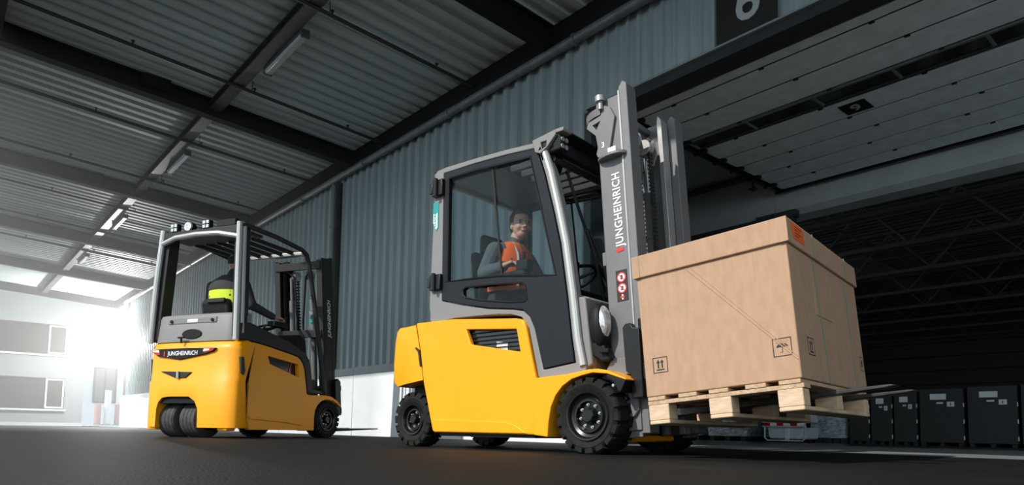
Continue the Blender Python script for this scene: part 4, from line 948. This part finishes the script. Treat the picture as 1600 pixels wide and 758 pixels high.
# mast
T2M = R(-5.5); MO2 = (1.93, 0, .10)
def mp2(b, name, m_, bevel=0, par=None):
    o = b.build(name, m_, lt2 if par is None else par, bevel)
    if par is None: o.location = MO2; o.rotation_euler = (0, T2M, 0)
    return o
for s in (1, -1):
    b = MB(); b.box(-.10, .10, *sorted((s*Y2(.23), s*Y2(.25))), 0, 2.22); b.box(.06, .105, *sorted((s*Y2(.225), s*Y2(.31))), 0, 2.24); b.box(-.105, -.08, *sorted((s*Y2(.23), s*Y2(.31))), 0, 2.2)
    mc = mp2(b, 'outer_mast_channel', 'charcoal', .004)
    b = MB(); b.box(-.06, .07, *sorted((s*Y2(.32), s*Y2(.335))), .02, 2.2); b.box(.05, .075, *sorted((s*Y2(.32), s*Y2(.39))), .02, 2.2); mp2(b, 'inner_mast_channel', 'blackmetal', .003)
    mp2(MB().cyl((-.03, s*Y2(.43), 0), (-.03, s*Y2(.43), 1.7), .035, n=12).cyl((-.03, s*Y2(.43), 1.7), (-.03, s*Y2(.43), 2.0), .02), 'lift_cylinder', 'mast')
    ch = MB()
    for q in range(40): ch.cyl((.03, s*Y2(.46), .4+q*.04), (.03, s*Y2(.50), .4+q*.04), .013, n=6)
    ch.box(.022, .038, *sorted((s*Y2(.475), s*Y2(.485))), .4, 2.0); mp2(ch, 'lift_chain', 'steel')
    mp2(MB().cyl((0, s*Y2(.45), 2.02), (0, s*Y2(.51), 2.02), .06, n=18), 'chain_sheave', 'mastlight', .004)
    mp2(MB().tube([(-.09, s*Y2(.53), .4), (-.08, s*Y2(.54), 1.4), (-.06, s*Y2(.5), 2.0), (-.10, s*Y2(.36), 2.12)], .014, 6), 'hose', 'black')
    pl2(MB().cyl((1.35, Y2(.3), .5), (1.86, Y2(.27), .62), .03), 'tilt_cylinder', 'blackmetal', None, 0, 0 if s > 0 else 1)
    mp2(MB().prism([(.02, .18), (.13, .18), (.13, .62), (.08, .66), (.02, .62)], *sorted((s*Y2(.16), s*Y2(.21)))), 'carriage_plate', 'blackmetal', .004)
for z in (2.08, 1.2, .15): mp2(MB().box(-.12, -.08, Y2(.25), Y2(.92), z, z+.10), 'mast_crossbar', 'charcoal', .006)
lt_ = text('lettering', 'JUNGHEINRICH', .085, 'white', lt2, (0, 0, 0), (0, 0, 1), (-1, 0, 0), bold=.001, shear=.2, sx=.80)
lt_.data.transform(M.Translation((.02, Y2(.2275), 1.44))); lt_.location = MO2; lt_.rotation_euler = (0, T2M, 0)
mp2(MB().box(.10, .14, Y2(.16), Y2(1.01), .20, .28).box(.10, .14, Y2(.16), Y2(1.01), .50, .57), 'fork_carriage', 'blackmetal', .005)
for (m_, z) in (('white', 1.52), ('teal', 1.42)): mp2(MB().cyl((-.072, Y2(.43), z), (-.068, Y2(.43), z), .028, n=16), 'round_sticker', m_)
for l in (.30, .77):
    MB().prism([(0, 0), (1.0, .0), (1.04, .008), (1.0, .016), (.03, .04), (0, .05), (-.0, .5), (-.04, .5), (-.04, .02)], Y2(l), Y2(l+.1)).build('fork', 'steel', lt2, .003, loc=(2.10, 0, .075), rot=(0, R(-2), 0))
# its driver, seen from behind
P = []; hy = Y2(.64)
head(P, (.66, hy, 1.99), 5, 4, 1.0, cap='jacketd')
C((.62, hy, 1.90), .055, (.57, hy, 1.79), .062, 'jacketd')
C((.55, hy-.13, 1.735), .09, (.55, hy+.13, 1.735), .09, 'jacketd'); C((.55, hy-.085, 1.62), .135, (.55, hy+.085, 1.62), .135, 'jacketd')
C((.57, hy-.07, 1.42), .135, (.57, hy+.07, 1.42), .135, 'jacketd'); C((.60, hy-.07, 1.25), .125, (.60, hy+.07, 1.25), .125, 'trousers')
for s in (-1, 1):
    C((.62, hy+s*.1, 1.23), .088, (1.02, hy+s*.14, 1.17), .066, 'trousers'); C((1.02, hy+s*.14, 1.17), .06, (1.1, hy+s*.13, .74), .044, 'trousers'); C((1.09, hy+s*.13, .70), .042, (1.24, hy+s*.14, .665), .034, 'shoe')
C((.55, hy+.215, 1.735), .07, (.60, hy+.29, 1.50), .058, 'jacketd'); C((.60, hy+.29, 1.50), .054, (.86, hy+.15, 1.41), .038, 'jacketd')
hand(P, (.88, hy+.145, 1.405), (1, -.2, -.05), (0, .3, 1), (0, -1, .2), curl=.8)
C((.55, hy-.215, 1.735), .07, (.58, hy-.30, 1.50), .058, 'jacketd'); C((.58, hy-.30, 1.50), .054, (.80, hy-.40, 1.40), .040, 'jacketd')
hand(P, (.82, hy-.41, 1.395), (1, -.1, -.05), (0, -.1, 1), (0, 1, 0), curl=.6)
dl = person('person', 'driver in dark jacket and yellow vest seen from behind in the small forklift', P, O2+V2*HB, T2, .007, ['skin', 'hair', 'eye', 'lip', 'jacketd', 'trousers', 'shoe'])
dl.scale = (1.03, 1.07, 1)
vest(dl, [torso_ring(.57, hy, 1.30, .145, .215), torso_ring(.56, hy, 1.42, .150, .217), torso_ring(.55, hy, 1.62, .152, .228), torso_ring(.55, hy, 1.69, .150, .226)], 'vesty')
loft([torso_ring(.55, hy, 1.67, .158, .236), torso_ring(.55, hy, 1.72, .152, .230), torso_ring(.55, hy, 1.79, .125, .18), torso_ring(.57, hy, 1.85, .085, .10)]).build('jacket_yoke', 'jacketd', dl, smooth=60)

# ================================================================== WAREHOUSE GOODS
def carton(x0, x1, y, h, label, cat='carton'):
    t = thing('dark_carton', label, cat, ((x0+x1)/2, y, 0), group='dark cartons in the warehouse'); w_ = (x1-x0)/2-.012
    for xx in (-w_*.85, 0, w_*.85): MB().box(xx-.03, xx+.03, 0, .7, 0, .05).build('foot', 'void', t)
    MB().box(-w_, w_, 0, .8, .05, h).build('body', 'carton', t, .006, 1)
    k_ = w_*2
    MB().box(-w_+.25*k_, -w_+.62*k_, -.004, 0, h-.17, h-.08).build('label_sheet', 'label', t)
    MB().box(-w_+.4*k_, -w_+.55*k_, -.004, 0, h-.235, h-.21).build('label_sheet', 'label', t)
    o = MB().box(-w_+.64*k_, -w_+.8*k_, -.004, 0, h-.28, h-.205).build('label_sheet', 'label', t); MB().box(-w_+.71*k_, -w_+.73*k_, -.006, -.004, h-.265, h-.22).build('mark', 'ink', o)
    for z in (.1, .35, .6): MB().box(w_-.004, w_+.006, -.006, .02, z, z+.06).build('edge_clip', 'label', t)
YC = 12.0
for (a, b_, h, lab) in ((-5.12, -4.78, .84, 'dark carton partly hidden behind the pallet end'), (-4.77, -4.42, .84, 'narrow dark carton with pale labels just below the fork tips, left one'), (-4.41, -4.05, .86, 'narrow dark carton with pale labels just below the fork tips, right one'), (-4.03, -3.40, .89, 'wide dark carton with pale labels right of the fork tips'), (-3.37, -2.72, .91, 'wide dark carton with pale labels, second from the right edge'), (-2.70, -2.05, .92, 'dark carton cut by the right edge of the picture')):
    carton(a, b_, YC, h, lab)
def wrapped(x0, x1, y, h, label):
    t = thing('wrapped_pallet', label, 'pallet load', ((x0+x1)/2, y, 0), group='film wrapped loads in the warehouse'); w_ = (x1-x0)/2
    b = MB(); n = 12; secs = []
    for q in range(7):
        z = .09+(h-.09)*q/6; f_ = 1+.03*sin(q*2.3)
        secs.append([(w_*f_*(1 if abs(cos(2*pi*i/n)) > .5 else abs(cos(2*pi*i/n))*1.9)*(1 if cos(2*pi*i/n) > 0 else -1), .35+.35*f_*max(-1, min(1, 1.4*sin(2*pi*i/n))), z) for i in range(n)])
    loft(secs).build('film', 'foil', t, smooth=40)
    for xx in (-w_*.8, 0, w_*.8): MB().box(xx-.05, xx+.05, 0, .7, 0, .09).build('foot', 'void', t)
wrapped(-5.50, -5.18, 12.0, .80, 'silver film wrapped load right of the grey container, under the pallet')
wrapped(-5.84, -5.54, 12.1, .80, 'narrow film wrapped load directly right of the grey container')
wrapped(-7.62, -6.8, 11.6, .72, 'wide film wrapped load under the left end of the pallet')
wrapped(-8.9, -8.0, 11.9, .72, 'film wrapped load behind the front wheels of the large forklift')
wrapped(-6.62, -6.4, 11.9, .72, 'slim film wrapped load left of the grey container')
t = thing('grey_container', 'grey metal container in a wire frame with red and white tape', 'container', (-5.79, 11.1, 0))
MB().prism([(-.30, .06), (.28, .06), (.31, .255), (-.33, .255)], 0, .6).build('tub', 'tank', t, .025)
MB().box(.0, .07, -.02, 0, .05, .25).build('clamp', 'label', t)
b = MB(); b.tube([(-.35, -.05, .33), (-.35, -.05, .08), (-.30, -.05, .035), (.32, -.05, .035), (.37, -.05, .08), (.37, -.05, .33)], .012, 6); b.tube([(-.39, -.05, .27), (.39, -.05, .27)], .012, 6); b.tube([(-.39, -.05, .345), (.39, -.05, .345)], .011, 6); b.build('frame', 'tank', t)
for q in range(6): MB().box(-.36+q*.12, -.36+(q+1)*.12, -.07, -.065, .282, .335).build('tape', 'white' if q % 2 else 'red', t)
MB().box(-.30, .28, 0, .6, .34, .56).build('lid', 'tank', t, .02)
MB().box(-.12, .10, -.012, 0, .44, .54).build('plate', 'ink', t)
for xx in (-.26, .22):
    for yy in (.1, .5): MB().cyl((xx, yy, .035), (xx+.04, yy, .035), .035).build('castor', 'black', t)

# ================================================================== FAR LEFT: OFFICE BUILDING AND YARD END
t = thing('office_building', 'pale rendered building with two rows of windows at the far left', 'building', (-30, 0, 0))
MB().box(-5, 0, -14, 4.45, 0, 6.2).build('wall', 'office', t)
MB().box(-.0, .03, -14, 4.47, 0, .12).build('plinth', 'plinthgrey', t)
for (z0, z1) in ((.62, 1.75), (2.62, 3.72)):
    for y1 in (3.86, .9, -2.1):
        y0 = y1-2.6; wn = MB().prism([(y0, z0), (y1, z0), (y1, z1), (y0, z1)], -.02, .05, ax='x', holes=[[(y0+.06, z0+.06), (y1-.62, z0+.06), (y1-.62, z1-.06), (y0+.06, z1-.06)], [(y1-.55, z0+.06), (y1-.06, z0+.06), (y1-.06, z1-.06), (y1-.55, z1-.06)]]).build('window', 'officewin', t, .0)
        MB().box(.0, .015, y0+.05, y1-.6, z0+.05, z1-.05).build('pane', 'officewin', wn); MB().box(.0, .015, y1-.57, y1-.05, z0+.05, z1-.05).build('pane', 'officewin', wn)
        MB().prism([(y1-.60, z0+.03), (y1-.03, z0+.03), (y1-.03, z1-.03), (y1-.60, z1-.03)], .05, .07, ax='x', holes=[[(y1-.55, z0+.08), (y1-.08, z0+.08), (y1-.08, z1-.08), (y1-.55, z1-.08)]]).build('sash', 'officeframe', wn)
        MB().box(.0, .12, y0-.05, y1+.05, z0-.07, z0-.01).build('sill', 'officeframe', wn)
t = thing('distant_building', 'white distant building with a small window beyond the yard gap', 'building', (-46, 8.2, 0))
MB().box(-4, 0, -1.4, 3.2, 0, 7.5).build('wall', 'plinth', t)
wn = MB().prism([(-.9, 1.3), (.3, 1.3), (.3, 3.4), (-.9, 3.4)], -.02, .08, ax='x', holes=[[(-.8, 1.4), (-.35, 1.4), (-.35, 3.3), (-.8, 3.3)], [(-.27, 1.4), (.2, 1.4), (.2, 3.3), (-.27, 3.3)]]).build('window', 'officewin', t)
MB().box(0, .02, -.85, .25, 1.35, 3.35).build('pane', 'pipe', wn)
for i, (y, c, lab) in enumerate(((7.55, 'redmark', 'short faded red post in the yard gap, nearer the office building'), (8.0, 'white', 'white post in the yard gap between the two red posts'), (8.5, 'redmark', 'short faded red post in the yard gap, nearer the clad wall'))):
    t = thing('post', lab, 'post', (-42, y-.6, 0), group='posts in the yard gap')
    MB().box(-.2, .2, -.2, .2, 0, .08).build('base', 'conc', t); MB().cyl((0, 0, .08), (0, 0, 1.15 if c == 'redmark' else 1.9), .16, n=14).build('pole', mat('faded_post', (.55, .3, .27), .7) if c == 'redmark' else 'white', t, .02)

# ================================================================== ADDED LAMP AND HAZE STANDING IN FOR THE FLARE AT THE FAR END
t = thing('added_glow_lamp', 'added glaring lamp standing in for flare glow at the far end of the clad wall', 'lamp', (-27.4, 4.95, 3.0))  # whole lamp added to make the flare's glow
MB().box(-.14, .0, -.16, .16, -.14, .14).build('housing', 'lintel', t, .02)
MB().box(.0, .012, -.13, .13, -.11, .11).build('lamp_glass', 'bright', t)
MB().tube([(-.07, 0, .14), (-.07, .18, .2), (-.07, .345, .2)], .02, 6).build('arm', 'lintel', t)
fd = bpy.data.lights.new('added_glow_light', 'POINT'); fd.energy = 2300; fd.shadow_soft_size = .12; fd.color = (1, .98, .95)
fo = bpy.data.objects.new('added_glow_light', fd); COL.objects.link(fo); fo.parent = t; fo.location = (.22, -.1, 0)
hz = bpy.data.materials.new('added_glow_haze'); hz.use_nodes = True; nt = hz.node_tree; nt.nodes.remove(nt.nodes['Principled BSDF'])
vs_ = nt.nodes.new('ShaderNodeVolumeScatter'); vs_.inputs['Density'].default_value = .036; vs_.inputs['Anisotropy'].default_value = .25  # added volume, spreads the added lamp's light into a soft glow
nt.links.new(vs_.outputs[0], nt.nodes['Material Output'].inputs['Volume'])
o = MB().box(-29.8, -9.5, -3, 9.5, .02, 7.5).build('added_haze', hz, smooth=0); o['kind'] = 'stuff'; o['label'] = 'thin white veil added to spread the flare glow at the far left end of the yard'; o['category'] = 'added_haze'
